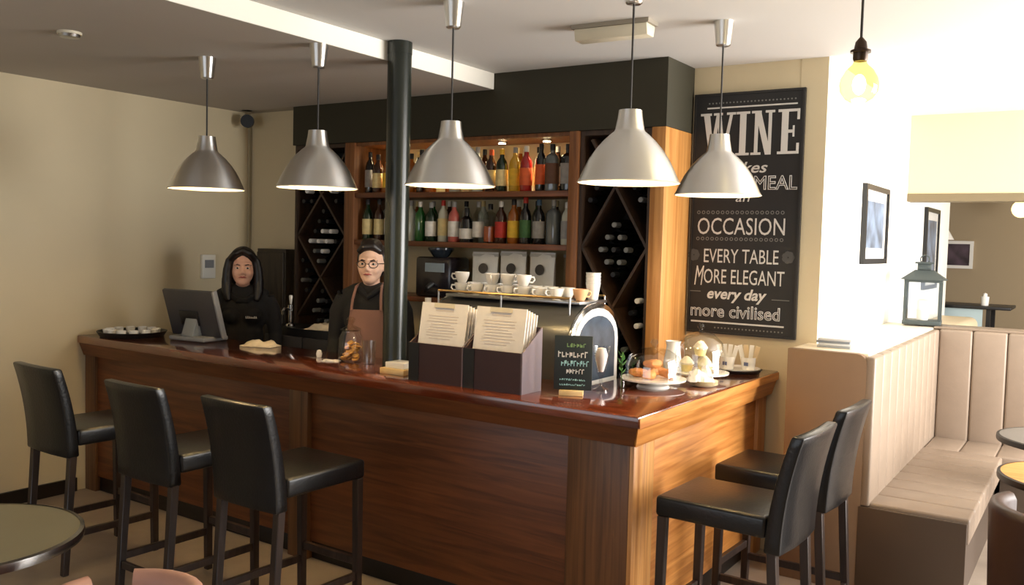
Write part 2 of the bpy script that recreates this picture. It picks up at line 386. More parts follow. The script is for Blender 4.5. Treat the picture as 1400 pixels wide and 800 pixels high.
def fill(lines, a, b, rackname, whites, z0=.98, z1=2.36):
    row = 0; z = z0
    while z < z1:
        x = a + .042 + (.0415 if row % 2 else 0)
        while x < b - .038:
            ok = all(abs((z-c) - (x-xc)*sl)/math.hypot(1, sl) > .049 for xc, c, sl in lines)
            if ok:
                wht = any(math.hypot(x-wx, z-wz) < .043 for wx, wz in whites)
                if wht: wine(x, z, CAPW, 'wine bottle with a white capsule lying in the %s' % rackname)
                elif random.random() < .86:
                    if random.random() < .25: wine(x, z, CAPR, 'wine bottle with a grey capsule lying in the %s' % rackname, 5.08)
                    else: wine(x, z, CAPD, 'wine bottle with a dark capsule lying in the %s' % rackname, 5.085)
            x += .083
        z += .0735; row += 1
fill(L1, a1, b1, 'narrow rack by the cream wall', [(-4.93, 1.75), (-4.83, 1.75), (-4.72, 1.75), (-4.88, 1.69), (-4.78, 1.69), (-4.83, 1.62), (-4.95, 2.1), (-4.70, 2.1)])
fill(L2, a2, b2, 'rack by the orange-brown end panel', [(-2.23, 1.46), (-2.29, 1.40), (-2.35, 1.33), (-2.23, 1.33), (-2.29, 1.26), (-2.23, 1.19)])

# ------------------------------------------------------------------ spirit bottles
PROF = {
 'round': [(0, 0), (.036, 0), (.039, .006), (.039, .16), (.034, .185), (.016, .215), (.0135, .25), (.0135, .262)],
 'square': [(0, 0), (.040, 0), (.042, .006), (.042, .165), (.036, .18), (.016, .195), (.0135, .225), (.0135, .235)],
 'tall': [(0, 0), (.034, 0), (.036, .006), (.034, .19), (.028, .215), (.014, .24), (.0125, .275), (.0125, .285)],
 'squat': [(0, 0), (.046, 0), (.049, .01), (.049, .10), (.040, .145), (.018, .165), (.014, .20), (.014, .21)],
 'wine': [(0, 0), (.036, 0), (.0375, .006), (.0375, .18), (.030, .21), (.015, .235), (.014, .285), (.014, .295)],
}
GCOL = {'clear': None, 'green': (28, 92, 34), 'dark green': (14, 40, 20), 'amber': (150, 82, 18), 'black': (14, 14, 16), 'red': (160, 30, 24), 'brown': (58, 30, 14), 'pink': (190, 96, 84), 'yellow': (206, 160, 40), 'grey': (92, 96, 96), 'orange': (196, 84, 24), 'pale': (196, 196, 176)}
def gmat(c):
    if c == 'clear': return thin_glass('clear_bottle_glass', (.86, .88, .86), 1.5)
    return pbr('bottle_' + c.replace(' ', '_'), GCOL[c], .1, coat=.5, spec=.6)
LABC = {'white': (226, 220, 208), 'cream': (222, 200, 140), 'black': (24, 22, 24), 'red': (178, 44, 30), 'yellow': (232, 184, 50), 'grey': (150, 146, 140), 'orange': (214, 92, 40), 'brown': (92, 58, 36), 'green': (60, 100, 50), 'blue': (70, 96, 120)}
def spirit(kind, glass, lab, cap, x, y, z, label, h=1.0, liquid=None):
    t = thing('spirit_bottle', label, 'bottle', (x, y, z), random.uniform(-.3, .3), 'spirit bottles on the back bar shelves')
    P = [(r, q*h) for r, q in PROF[kind]]; n = 4 if kind == 'square' else 16
    def ring(pr, name, mm, par, nn=16):
        if kind == 'square':
            o = MB().lathe(pr, 16).build(name, mm, par)
            for v in o.data.vertices:      # squarish section
                a = math.atan2(v.co.y, v.co.x); k = 1/max(abs(math.cos(a)), abs(math.sin(a)))
                rr = math.hypot(v.co.x, v.co.y); e = 1 + (min(k, 1.22)-1)*min(1, max(0, (rr-.02)/.018)); v.co.x *= e*.94; v.co.y *= e*.94
            return o
        return MB().lathe(pr, nn).build(name, mm, par)
    ring(P, 'bottle_glass', gmat(glass), t)
    R = P[2][0]; zt = P[3][1]
    if liquid: ring([(0, .008), (R-.004, .008), (R-.004, zt*.62), (0, zt*.62)], 'liquid', pbr('liquid_'+liquid, GCOL[liquid], .15), t)
    if lab:
        z0, z1 = zt*.22, zt*.86
        ring([(R+.0008, z0), (R+.0012, z0+.001), (R+.0012, z1-.001), (R+.0008, z1)], 'bottle_label', pbr('label_'+lab, LABC[lab], .6, var=.12, scale=30), t)
    r0, zt2 = P[-1]
    MB().lathe([(r0+.0025, zt2-.03), (r0+.0025, zt2+.004), (r0+.001, zt2+.007), (0, zt2+.007)], 12).build('cap', pbr('cap_'+cap, LABC[cap], .4), t)
    return t
low = [('wine', 'dark green', 'cream', 'black', .95), ('wine', 'brown', 'cream', 'black', .95), ('tall', 'dark green', 'white', 'grey', .95), ('round', 'amber', 'white', 'black', 1), ('tall', 'pale', None, 'grey', .95), ('round', 'green', None, 'white', 1.0), ('round', 'dark green', 'white', 'grey', .98), ('tall', 'pale', 'cream', 'red', .95), ('round', 'pink', 'white', 'grey', 1.0), ('squat', 'black', 'white', 'black', 1.05), ('round', 'clear', 'white', 'grey', 1.0), ('square', 'clear', None, 'black', 1.05), ('round', 'brown', 'red', 'white', 1.0), ('round', 'amber', 'yellow', 'black', 1.05), ('wine', 'black', 'green', 'red', .97), ('round', 'black', 'grey', 'blue', 1.04), ('square', 'grey', None, 'grey', 1.15), ('tall', 'pale', 'grey', 'white', .9)]
for i, (k, g, l, c, h) in enumerate(low):
    x = XS0 + .062 + i*.0953; y = 4.83 + random.uniform(-.01, .02)
    nth = ['first', 'second', 'third', 'fourth', 'fifth', 'sixth', 'seventh', 'eighth', 'ninth', 'tenth', 'eleventh', 'twelfth', 'thirteenth', 'fourteenth', 'fifteenth', 'sixteenth', 'seventeenth', 'eighteenth'][i]
    lb = '%s bottle, %s, %s cap, %s from the narrow rack on the lower shelf' % (g, '%s label' % l if l else 'no label', c, nth)
    spirit(k, g, l, c, x, y, SH2+.0005, lb, h, 'orange' if i == 11 else None)
up = [('tall', 'black', 'grey', 'black', 1.0), ('round', 'brown', 'cream', 'black', 1), ('round', 'amber', 'yellow', 'white', 1), ('tall', 'clear', 'yellow', 'yellow', 1), ('round', 'amber', 'cream', 'black', 1), ('tall', 'brown', 'cream', 'black', 1), ('round', 'amber', 'white', 'cream', 1), ('tall', 'clear', 'white', 'white', 1), ('round', 'pale', None, 'cream', 1), ('tall', 'clear', 'white', 'cream', 1.0), ('tall', 'pale', None, 'grey', 1.0), ('round', 'brown', 'cream', 'orange', 1.02), ('round', 'dark green', 'cream', 'yellow', 1.02), ('round', 'yellow', 'yellow', 'grey', 1.05), ('round', 'red', 'orange', 'white', 1.06), ('tall', 'black', 'orange', 'black', 1.02), ('square', 'grey', 'brown', 'black', 1.2), ('square', 'black', 'grey', 'black', 1.2)]
for i, (k, g, l, c, h) in enumerate(up):
    x = XS0 + .062 + i*.0953; y = 4.82 + random.uniform(-.01, .02)
    nth = ['first', 'second', 'third', 'fourth', 'fifth', 'sixth', 'seventh', 'eighth', 'ninth', 'tenth', 'eleventh', 'twelfth', 'thirteenth', 'fourteenth', 'fifteenth', 'sixteenth', 'seventeenth', 'eighteenth'][i]
    lb = '%s bottle, %s, %s cap, %s from the narrow rack on the upper shelf' % (g, '%s label' % l if l else 'no label', c, nth)
    spirit(k, g, l, c, x, y, SH1+.0005, lb, h)
# second row behind
for i in range(12):
    x = XS0 + .12 + i*.142; g = ['pale', 'clear', 'amber', 'green', 'brown', 'pale'][i % 6]
    spirit('tall', g, ['white', None, 'cream'][i % 3], ['white', 'black', 'cream', 'grey'][i % 4], x, 4.96, SH2+.0005, '%s bottle with %s cap standing in the rear row of the lower bottle shelf' % (g, ['white', 'black', 'cream', 'grey'][i % 4]), .95)
    g = ['amber', 'pale', 'brown', 'clear'][i % 4]
    spirit('tall', g, ['cream', 'white', None][i % 3], ['black', 'white', 'cream'][i % 3], x, 4.96, SH1+.0005, '%s bottle with %s cap standing in the rear row of the upper bottle shelf' % (g, ['black', 'white', 'cream'][i % 3]), 1.0)

# coffee bags and a dark appliance on the third shelf
def pouch(x, y, z, wd, h, col, label, rz):
    t = thing('coffee_bag', label, 'bag', (x, y, z), rz, 'coffee bags on the back bar')
    m = MB(); d = .05; prof = []
    N = 6
    rings = []
    for k in range(N+1):
        f = k/N; dd = d*(1-f)**.7 + .004; ww = wd/2*(1-.04*math.sin(f*PI))
        rings.append([(-ww, -dd*.3, f*h), (0, -dd, f*h), (ww, -dd*.3, f*h), (ww, dd*.3, f*h), (0, dd, f*h), (-ww, dd*.3, f*h)])
    vs = [p for r in rings for p in r]; fs = [tuple(range(5, -1, -1)), tuple(N*6+i for i in range(6))]
    for k in range(N):
        for i in range(6): fs.append((k*6+i, k*6+(i+1) % 6, (k+1)*6+(i+1) % 6, (k+1)*6+i))
    m.add(vs, fs).build('pouch', col, t, ang=60)
    MB().box(-wd/2-.002, wd/2+.002, -.007, .007, h-.03, h-.012).build('seal_strip', pbr('bag_seal', (196, 196, 190), .4), t)
    o = MB().lathe([(.034, 0), (.034, .003), (.028, .004), (0, .004)], 20).build('emblem', pbr('emblem_dark', (66, 62, 58), .5), t)
    o.location = (0, -.034, h*.66); o.rotation_euler = (PI/2 - .13, 0, 0)
BAGS = pbr('silver_white_bag', (236, 236, 232), .35, metal=.1, var=.12, scale=9)
BAGK = pbr('kraft_bag', (176, 158, 124), .55, var=.1, scale=9)
pouch(-3.40, 4.86, SH3+.0005, .19, .315, BAGS, 'silver-white coffee bag with round emblem, beside the dark espresso grinder', .12)
pouch(-3.18, 4.86, SH3+.0005, .19, .325, BAGS, 'silver-white coffee bag with round emblem, second from the grinder', .05)
pouch(-2.96, 4.86, SH3+.0005, .19, .325, BAGS, 'silver-white coffee bag with round emblem, third from the grinder', -.05)
pouch(-2.81, 4.99, SH3+.0005, .15, .325, BAGK, 'kraft brown coffee bag with round emblem behind the silver ones', -.1)
g = thing('coffee_grinder', 'dark boxy coffee grinder with smoked hopper on the back bar shelf', 'coffee grinder', (-3.78, 4.87, SH3+.0005))
MB().box(-.15, .15, -.09, .13, 0, .27).build('body', pbr('grinder_dark', (36, 30, 34), .25, coat=.3), g, .02)
MB().lathe([(.05, .27), (.09, .32), (.09, .333), (0, .336)], 18).build('hopper', pbr('smoked_plastic', (52, 60, 70), .15, coat=.4), g)
MB().box(-.06, .10, -.096, -.088, .17, .23).build('display', pbr('display_blue_grey', (150, 168, 180), .2), g)
MB().cyl((0, -.09, .09), (0, -.15, .06), .018, .014).build('spout', STEEL, g)
jg = thing('glass_jug', 'clear glass jug beside the coffee grinder on the back bar', 'jug', (-3.56, 4.80, SH3+.0005), -PI/2)
MB().lathe([(.0, 0), (.04, 0), (.05, .02), (.045, .12), (.032, .17), (.04, .2)], 18).build('jug_glass', GLASSB, jg)
MB().tube([(.044, 0, .13), (.085, 0, .12), (.085, 0, .06), (.048, 0, .04)], .006).build('handle', GLASSB, jg)

# ------------------------------------------------------------------ pendants
RIMZ = 1.995
BULBM = emitter('warm_bulb', (255, 214, 140), 60)
def pendant(label, x, y, zc, power):
    t = thing('pendant_lamp', label, 'pendant lamp', (x, y, zc), group='aluminium pendant lamps over the bar')
    dz = RIMZ - zc; h = .285; R = .202
    MB().lathe([(.028, -.115), (.034, -.11), (.046, -.01), (.047, 0)], 24).build('ceiling_rose', ALU, t)
    MB().cyl((0, 0, -.112), (0, 0, dz+h-.01), .0045, n=8).build('cord', CORD, t)
    out = [(.03, 1.0), (.046, .995), (.049, .9), (.058, .73), (.062, .70), (.078, .655), (.105, .565), (.132, .455), (.158, .32), (.179, .175), (.194, .055), (R, .0)]
    inn = [(R-.004, .0), (.190, .055), (.175, .175), (.154, .32), (.128, .45), (.101, .56), (.074, .65), (.058, .69), (.05, .72), (0, .725)]
    MB().lathe([(0, dz+h*1.0)] + [(r, dz+h*q) for r, q in out], 40, cap=False).build('lamp_shade', ALU, t, ang=50)
    MB().lathe([(R, dz), (R+.003, dz-.002), (R-.003, dz-.004)] + [(r, dz+h*q) for r, q in inn], 40, cap=False).build('shade_lining', ALUW, t, ang=50)
    b = MB().lathe([(0, -.035), (.02, -.03), (.03, -.008), (.03, .01), (.018, .04), (.014, .06), (.014, .075)], 16, (0, 0, dz+.125)).build('bulb', BULBM, t)
    l = bpy.data.lights.new('pendant_light', 'POINT'); l.energy = power; l.color = (1, .76, .42); l.shadow_soft_size = .03
    o = bpy.data.objects.new('pendant_light', l); COL.objects.link(o); o.location = (x, y, RIMZ+.065)
pendant('aluminium dome pendant lamp over the till, first from the cream wall', -4.135, 3.225, ZL, 5)
pendant('aluminium dome pendant lamp hanging from the lowered ceiling beside the white step', -3.33, 3.265, ZL, 5)
pendant('aluminium dome pendant lamp over the bar, just past the black pillar', -2.48, 3.25, ZH, 5)
pendant('aluminium dome pendant lamp over the corner of the bar', -1.597, 3.255, ZH, 5)
pendant('aluminium dome pendant lamp hanging in front of the wine chalkboard', -1.553, 4.125, ZH, 5)
# bare globe bulb
t = thing('globe_bulb_pendant', 'bare glowing globe bulb on a dark flex beside the white wall', 'pendant lamp', (-.716, 3.17, ZH))
MB().lathe([(.05, 0), (.05, -.02), (.02, -.04)][::-1], 20).build('ceiling_rose', BLACK, t)
MB().cyl((0, 0, -.03), (0, 0, -.37), .0045, n=8).build('flex', CORD, t)
MB().lathe([(.021, -.428), (.024, -.42), (.024, -.40), (.033, -.40), (.033, -.392), (.022, -.388), (.018, -.365), (.006, -.35)], 16).build('lampholder', pbr('dark_brass', (62, 48, 38), .35, metal=.7), t)
MB().lathe([(.02, -.428), (.026, -.44), (.045, -.458), (.06, -.485), (.0635, -.505), (.06, -.53), (.045, -.552), (.022, -.566), (0, -.569)][::-1], 24).build('bulb_glass', thin_glass('amber_globe_glass', (1, .93, .52), 1.5), t)
MB().ell((0, 0, -.505), (.022, .022, .034), 14, 10).build('filament_core', emitter('globe_glow', (255, 236, 170), 25), t)
l = bpy.data.lights.new('globe_light', 'POINT'); l.energy = 8; l.color = (1, .84, .5); l.shadow_soft_size = .062
o = bpy.data.objects.new('globe_light', l); COL.objects.link(o); o.location = (-.716, 3.17, ZH-.59)

# ceiling and wall fittings
t = thing('emergency_light', 'cream emergency light box on the white ceiling', 'ceiling light', (-2.03, 3.93, ZH), .05)
MB().box(-.20, .20, -.06, .06, -.02, 0).build('base_plate', pbr('grey_base', (150, 142, 128), .5), t)
MB().prism([(-.055, -.02), (-.04, -.075), (.04, -.075), (.055, -.02)][::-1], -.19, .19, 'x').build('diffuser', CREAM, t, .006)
t = thing('smoke_detector', 'small round detector disc on the lowered ceiling', 'detector', (-4.24, 2.506, ZL))
MB().lathe([(.03, -.028), (.045, -.025), (.05, -.012)], 20).build('cover', STEEL, t); MB().lathe([(.056, -.012), (.056, 0)], 20).build('base', CREAM, t)
t = thing('cctv_camera', 'small silver security camera in the ceiling corner', 'camera', (-5.60, 4.74, ZL))
MB().lathe([(.05, -.03), (.05, 0)], 18).build('mount', BLACK, t); MB().cyl((0, 0, -.03), (0, 0, -.06), .018).build('arm', BLACK, t)
MB().lathe([(.045, 0), (.048, .01), (.048, .10), (.042, .11)], 18).build('housing', pbr('silver_housing', (190, 188, 184), .35), t)
ho = t.children[-1]; ho.location = (-.03, .06, -.085); ho.rotation_euler = (PI/2, 0, .65)
MB().lathe([(.02, 0), (.02, .006)], 16).build('lens', BLACK, t)
ho = t.children[-1]; ho.location = (.0426, -.0356, -.085); ho.rotation_euler = (PI/2, 0, .65)
tag(MB().box(XW+.0005, XW+.02, 4.845, 4.865, .95, 2.60).build('cable_trunking', pbr('trunking', (176, 164, 136), .5)), 'thin cream cable trunking running down the wall corner below the camera', 'trunking')
t = thing('wall_control_panel', 'small white control panel on the cream wall behind the till', 'control panel', (XW, 4.46, 1.50))
part(t, 'panel_case', pbr('white_panel', (226, 222, 210), .5), .0005, .03, -.06, .06, -.09, .09, .005); part(t, 'panel_screen', MIDG, .0302, .034, -.04, .04, -.01, .05)
# shallow dark cupboard
t = thing('dark_cupboard', 'shallow dark brown cupboard standing against the back wall beside the rack', 'cupboard', (-5.335, 4.865, 0))
CUPB = wood('cupboard_dark', (40, 32, 24), (62, 52, 40), (20, 20, 2), .5)
part(t, 'carcass', CUPB, -.16, .15, -.1, 0, 0, 1.645, .003); part(t, 'door', CUPB, -.15, .14, -.115, -.1005, .08, 1.18, .003); part(t, 'door', CUPB, -.15, .14, -.115, -.1005, 1.2, 1.62, .003)
part(t, 'handle', STEEL, .09, .1, -.13, -.1155, .9, 1.05)
# dark back counter fridge
t = thing('back_counter_fridge', 'low black counter fridge in front of the narrow wine rack', 'fridge', (-4.66, 4.58, 0))
part(t, 'cabinet', BLACK, -.40, .40, -.12, .155, 0, 1.1, .006); part(t, 'door', DARKG, -.38, -.005, -.135, -.1205, .1, 1.04, .003); part(t, 'door', DARKG, .005, .38, -.135, -.1205, .1, 1.04, .003)
for x in (-.05, .05): part(t, 'handle', STEEL, x-.006, x+.006, -.15, -.1355, .6, .85)
def crumple(name, mat, label, cat, loc, wx, wy, h, rz, seed):
    rnd = random.Random(seed); n = 12; m = MB(); vs = []; fs = []
    for j in range(n+1):
        for i in range(n+1):
            u, v = i/n-.5, j/n-.5
            ed = (1-(2*abs(u))**4)*(1-(2*abs(v))**4)
            vs.append((u*wx+rnd.uniform(-.008, .008), v*wy+rnd.uniform(-.008, .008), .004 + ed*(h*(.55+.45*math.sin(9*u+seed)*math.cos(7*v+seed)) + rnd.uniform(0, h*.3))))
    b = len(vs)
    for j in range(n+1):
        for i in range(n+1): vs.append((vs[j*(n+1)+i][0], vs[j*(n+1)+i][1], 0))
    for j in range(n):
        for i in range(n):
            a = j*(n+1)+i; fs.append((a, a+1, a+n+2, a+n+1)); fs.append((b+a, b+a+n+1, b+a+n+2, b+a+1))
    rim = [i for i in range(n)] ; 
    for i in range(n):
        fs.append((i, b+i, b+i+1, i+1)); k = n*(n+1)+i; fs.append((k, k+1, b+k+1, b+k))
        k = i*(n+1); fs.append((k, k+n+1, b+k+n+1, b+k)); k = i*(n+1)+n; fs.append((k, b+k, b+k+n+1, k+n+1))
    o = m.add(vs, fs).build(name, mat, ang=70); o.location = loc; o.rotation_euler = (0, 0, rz)
    return tag(o, label, cat)
TOWEL = pbr('beige_towel', (206, 192, 168), .9, var=.15, scale=18)
crumple('folded_towel', TOWEL, 'folded beige towel on the black counter fridge', 'towel', (-4.52, 4.55, 1.1005), .26, .18, .05, .2, 3)
crumple('bar_cloth', TOWEL, 'crumpled beige bar cloth on the bar worktop by the barista in black', 'cloth', (-4.42, 3.86, 1.0505), .22, .13, .035, .3, 5)

# ------------------------------------------------------------------ chalkboard on the wall
cb = thing('wine_chalkboard', 'large black chalkboard poster with white lettering about wine', 'chalkboard', (-1.76, YB-.0025, 1.235))
BX0, BX1 = -.325, .325; BH = 1.41
part(cb, 'board', CHALKB, BX0+.012, BX1-.012, -.018, 0, .012, BH-.012)
FRM = pbr('chalkboard_frame', (30, 27, 24), .5)
m = MB(); m.box(BX0, BX1, -.024, 0, 0, .012).box(BX0, BX1, -.024, 0, BH-.012, BH).box(BX0, BX0+.012, -.024, 0, .012, BH-.012).box(BX1-.012, BX1, -.024, 0, .012, BH-.012)
m.build('frame', FRM, cb)
def text_mesh(s, mat, outline=False, bold=0, shear=0):
    c = bpy.data.curves.new('lettering', 'FONT'); c.body = s; c.size = 1; c.shear = shear; c.resolution_u = 3
    if outline: c.fill_mode = 'NONE'; c.bevel_depth = .022; c.bevel_resolution = 0
    else: c.offset = bold; c.extrude = .0
    o = bpy.data.objects.new('tmp', c); COL.objects.link(o); bpy.context.view_layer.update()
    me = bpy.data.meshes.new_from_object(o.evaluated_get(bpy.context.evaluated_depsgraph_get()))
    bpy.data.objects.remove(o); bpy.data.curves.remove(c); me.materials.clear(); me.materials.append(mat); return me
def fit(me, x0, x1, z0, z1, parent, y, name='lettering'):
    xs = [v.co.x for v in me.vertices]; ys = [v.co.y for v in me.vertices]
    a, b, c, d = min(xs), max(xs), min(ys), max(ys)
    for v in me.vertices:
        X = x0 + (v.co.x-a)/(b-a)*(x1-x0); Z = z0 + (v.co.y-c)/(d-c)*(z1-z0); v.co = (X, y - v.co.z*.05, Z)
    o = bpy.data.objects.new(name, me); COL.objects.link(o); o.parent = parent; return o
TY = -.0195
def bz(py): return (458-py)/332*BH
def bxx(px): return BX0 + (px-943)/(1098-943)*(BX1-BX0)
def line(s, p0, p1, y0, y1, mat=CHALK, **k): return fit(text_mesh(s, mat, **k), bxx(p0), bxx(p1), bz(y1), bz(y0), cb, TY)
# WINE in slab-serif capitals
def slab_letters():
    m = MB(); H = bz(153)-bz(212); Z = bz(212); yt, yb = TY-.0006, TY+.0006
    cnt = [0]
    def q(pts): cnt[0] += 1; m.prism([(x, Z+z*H) for x, z in pts], yt-.0002*cnt[0], yb-.0002*cnt[0], 'y')
    def R(x0, x1, z0, z1): q([(x0, z0), (x1, z0), (x1, z1), (x0, z1)])
    def X(px): return bxx(px)
    s = .055
    # W
    q([(X(957), 1), (X(966), 1), (X(974), 0), (X(967), 0)]); q([(X(974), 0), (X(967.5), 0), (X(976), .95), (X(980), .95)][::-1])
    q([(X(976), .95), (X(983), .95), (X(990), 0), (X(984), 0)]); q([(X(984.5), 0), (X(990), 0), (X(1000), 1), (X(996), 1)])
    R(X(953), X(969), 1-s, 1); R(X(972), X(985), 1-s, 1); R(X(991), X(1004), 1-s, 1)
    # I
    R(X(1010), X(1019), 0, 1); R(X(1005), X(1024), 0, s); R(X(1005), X(1024), 1-s, 1)
    # N
    R(X(1031), X(1036), 0, 1); R(X(1050), X(1054.5), 0, 1); q([(X(1031), 1), (X(1039), 1), (X(1054.5), 0), (X(1046.5), 0)])
    R(X(1026.5), X(1040), 1-s, 1); R(X(1026.5), X(1040.5), 0, s); R(X(1045.5), X(1058.5), 1-s, 1)
    # E
    R(X(1068), X(1077), 0, 1); R(X(1063), X(1092), 0, s*1.1); R(X(1063), X(1092), 1-s*1.1, 1); R(X(1077), X(1084), .47, .54)
    R(X(1088.5), X(1092), 0, .24); R(X(1088.5), X(1092), .76, 1); R(X(1083), X(1085.5), .38, .63)
    return m.build('lettering', CHALK, cb, smooth=False)
slab_letters()
def ring_marks(name, pts, r, mat):
    m = MB()
    for (x, z) in pts: m.prism([(x+r*math.cos(a*PI/4), z+r*math.sin(a*PI/4)) for a in range(8)], TY-.0005, TY+.0005, 'y')
    return m.build(name, mat, cb, smooth=False)
def rule(name, p0, p1, y0, y1, mat):
    return MB().box(bxx(p0), bxx(p1), TY-.0005, TY+.0005, bz(y1), bz(y0)).build(name, mat, cb, smooth=False)
rule('ruled_line', 962, 1088, 145, 147, CHALK); ring_marks('dotted_border', [(bxx(965+i*5), bz(139.5)) for i in range(25)], .005, CHALKG)
rule('ruled_line', 949, 1082, 441, 443.2, CHALK); ring_marks('dotted_border', [(bxx(985+i*5), bz(449.5)) for i in range(20)], .005, CHALKG)
line('makes', 982, 1051, 221, 236, shear=.3, bold=.012)
line('every', 957, 1028, 241, 262, CHALKG, shear=.3); line('MEAL', 1033, 1092, 240, 259, outline=True)
line('an', 1008, 1028, 266, 275, shear=.2)
def ornament(y):
    m = MB()
    for i in range(18):
        x = bxx(955+i*7); z = bz(y); r = .011
        for k in range(8):
            a0, a1 = k*PI/4, (k+1)*PI/4
            m.prism([(x+r*.6*math.cos(a0), z+r*.6*math.sin(a0)), (x+r*math.cos(a0), z+r*math.sin(a0)), (x+r*math.cos(a1), z+r*math.sin(a1)), (x+r*.6*math.cos(a1), z+r*.6*math.sin(a1))], TY-.0005, TY+.0005, 'y')
    m.build('ornament_border', CHALKG, cb, smooth=False)
ornament(289.5); ornament(326)
line('OCCASION', 954, 1078, 297, 320)
line('EVERY TABLE', 965, 1071, 340, 359)
for px in (950, 1084):
    m = MB(); x, z = bxx(px), bz(349)
    for k in range(7):
        a = k*2*PI/7; m.prism([(x+.02*math.cos(a)+.017*math.cos(j*PI/4), z+.02*math.sin(a)+.017*math.sin(j*PI/4)) for j in range(8)], TY-.0004-.00005*k, TY+.0005, 'y')
    m.build('chalk_flower', pbr('chalk_dim', (78, 77, 76), .9), cb, smooth=False)
line('M', 952, 966, 364, 391, shear=.25); line('ORE ELEGANT', 966, 1080, 368, 388)
line('every day', 972, 1057, 394, 414, shear=.25, bold=.025)
rule('ruled_line', 938+6, 962, 399.3, 400.3, CHALKG); rule('ruled_line', 1064, 1088, 406, 407, CHALKG)
line('more civilised', 948, 1076, 417, 435, outline=True)

# ------------------------------------------------------------------ bench booth
bh = thing('booth_bench', 'taupe leather L-shaped booth bench with stitched channels and high back', 'bench', (0, 0, 0))
ZT, ZS, XC, XF = 1.225, .47, -.945, -.485      # top of back, seat, back cushion face, seat front
YE, YK = 4.765, 6.86                           # near end, face of the rear back
YF = YK-.45
def rounded_end():
    pts = [(-1.375, 0), (XC-.03, 0), (XC-.03, ZT-.05)]
    for k in range(1, 5): a = k*PI/8; pts.append((XC-.08+.05*math.cos(a), ZT-.05+.05*math.sin(a)))
    pts.append((-1.375, ZT)); return pts
MB().prism(rounded_end()[::-1], YE, YE+.05, 'y').build('end_panel', BENCHP, bh, .004)
m = MB().prism([(-1.375, YE+.05), (XC-.04, YE+.05), (XC-.04, YK+.24), (XR+.003, YK+.24), (XR+.003, YB-.003), (-1.375, YB-.003)], 0, ZT-.03); m.build('back_frame', BENCHP, bh)
MB().prism([(-1.373, YE+.051), (XC-.03, YE+.051), (XC-.03, YK+.24), (XR+.003, YK+.24), (XR+.003, YB-.003), (-1.373, YB-.003)], ZT-.0295, ZT).build('ledge', pbr('ledge_lit', (226, 214, 190), .45), bh, .012)  # ledge coloured pale, the strong light falling on it painted in
MB().box(XC-.03, 2.2, YK+.02, YK+.24, 0, ZT-.01).build('rear_frame', BENCHP, bh)
MB().box(XC-.03, 2.2, YK+.0, YK+.24, ZT-.0095, ZT+.01).build('rear_ledge', BENCH, bh, .008)
n = 10; dy = (YK-YE)/n
for i in range(n):
    MB().box(XC-.04, XC+.012, YE+dy*i+.001, YE+dy*(i+1)-.001, ZS-.02, ZT-.012).build('back_channel', BENCH, bh, .014, seg=3)
x = XC+.012; dx = .21
for i in range(14):
    MB().box(x+dx*i+.001, x+dx*(i+1)-.001, YK-.03, YK+.025, ZS-.02, ZT-.006).build('rear_back_channel', BENCH, bh, .016, seg=3)
MB().box(XC-.04, XF-.03, YE, YF+.3, .0, ZS-.12).build('seat_base', pbr('bench_base_dark', (70, 56, 44), .6), bh)
MB().box(XC-.04, XF, YE-.002, YE+.018, 0, ZS-.02).build('seat_end_panel', pbr('seat_end', (78, 62, 48), .55), bh, .004)
n = 8; dy = (YF-YE-.02)/n
for i in range(n):
    MB().box(XC+.0, XF+.01, YE+.02+dy*i, YE+.02+dy*(i+1)-.0008, ZS-.13, ZS).build('seat_channel', BENCH, bh, .014, seg=3)
for i in range(14):
    MB().box(x+dx*i, x+dx*(i+1)-.001, YF, YK-.031, ZS-.13, ZS).build('rear_seat_channel', BENCH, bh, .014, seg=3)
MB().box(XF, 2.2, YF+.05, YK, 0, ZS-.131).build('rear_seat_base', pbr('bench_base_dark', (70, 56, 44), .6), bh)
# booklet stack on the ledge
t = thing('booklet_stack', 'small stack of silver-grey booklets on the bench ledge by the white wall', 'booklets', (-1.19, 5.0, ZT), .1)
for k, (c, dx_) in enumerate([((150, 154, 158), 0), ((206, 208, 210), .006), ((120, 126, 134), -.004), ((190, 192, 196), .003)]):
    MB().box(-.085+dx_, .085+dx_, -.06, .06, .0005+.0125*k, .0125*(k+1)).build('booklet', pbr('booklet_%d' % k, c, .4), t, .002)
# lantern
t = thing('glass_lantern', 'large grey metal lantern with glass panes and a candle on the bench corner', 'lantern', (-1.07, 6.98, ZT+.0105), .1)
LM = pbr('lantern_metal', (70, 78, 78), .45, metal=.4)
part(t, 'base', LM, -.125, .125, -.115, .115, 0, .03, .004)
for a in (-1, 1):
    for b in (-1, 1): part(t, 'post', LM, a*.112-.009, a*.112+.009, b*.102-.009, b*.102+.009, .03, .30)
part(t, 'top_rail', LM, -.122, .122, -.112, .112, .30, .318)
MB().loft([(-.15, -.14, .318), (.15, -.14, .318), (.15, .14, .318), (-.15, .14, .318)], [(-.06, -.055, .385), (.06, -.055, .385), (.06, .055, .385), (-.06, .055, .385)]).build('roof', LM, t)
part(t, 'vent', LM, -.045, .045, -.04, .04, .385, .43, .004); part(t, 'cap', LM, -.06, .06, -.055, .055, .43, .442)
MB().tube([(.03*math.cos(a*PI/8), 0, .46+.03*math.sin(a*PI/8)) for a in range(-4, 13)], .004, 6).build('ring', LM, t)
for p in ((-.1, .1, -.1035, -.1005), (-.1, .1, .1005, .1035)): part(t, 'pane', GLASS, *p, .032, .298)
for p in ((-.1135, -.1105, -.09, .09), (.1105, .1135, -.09, .09)): part(t, 'pane', GLASS, *p, .032, .298)
MB().lathe([(0, .0305), (.038, .0305), (.038, .17), (.03, .174), (0, .17)], 18).build('candle', WHITE, t)

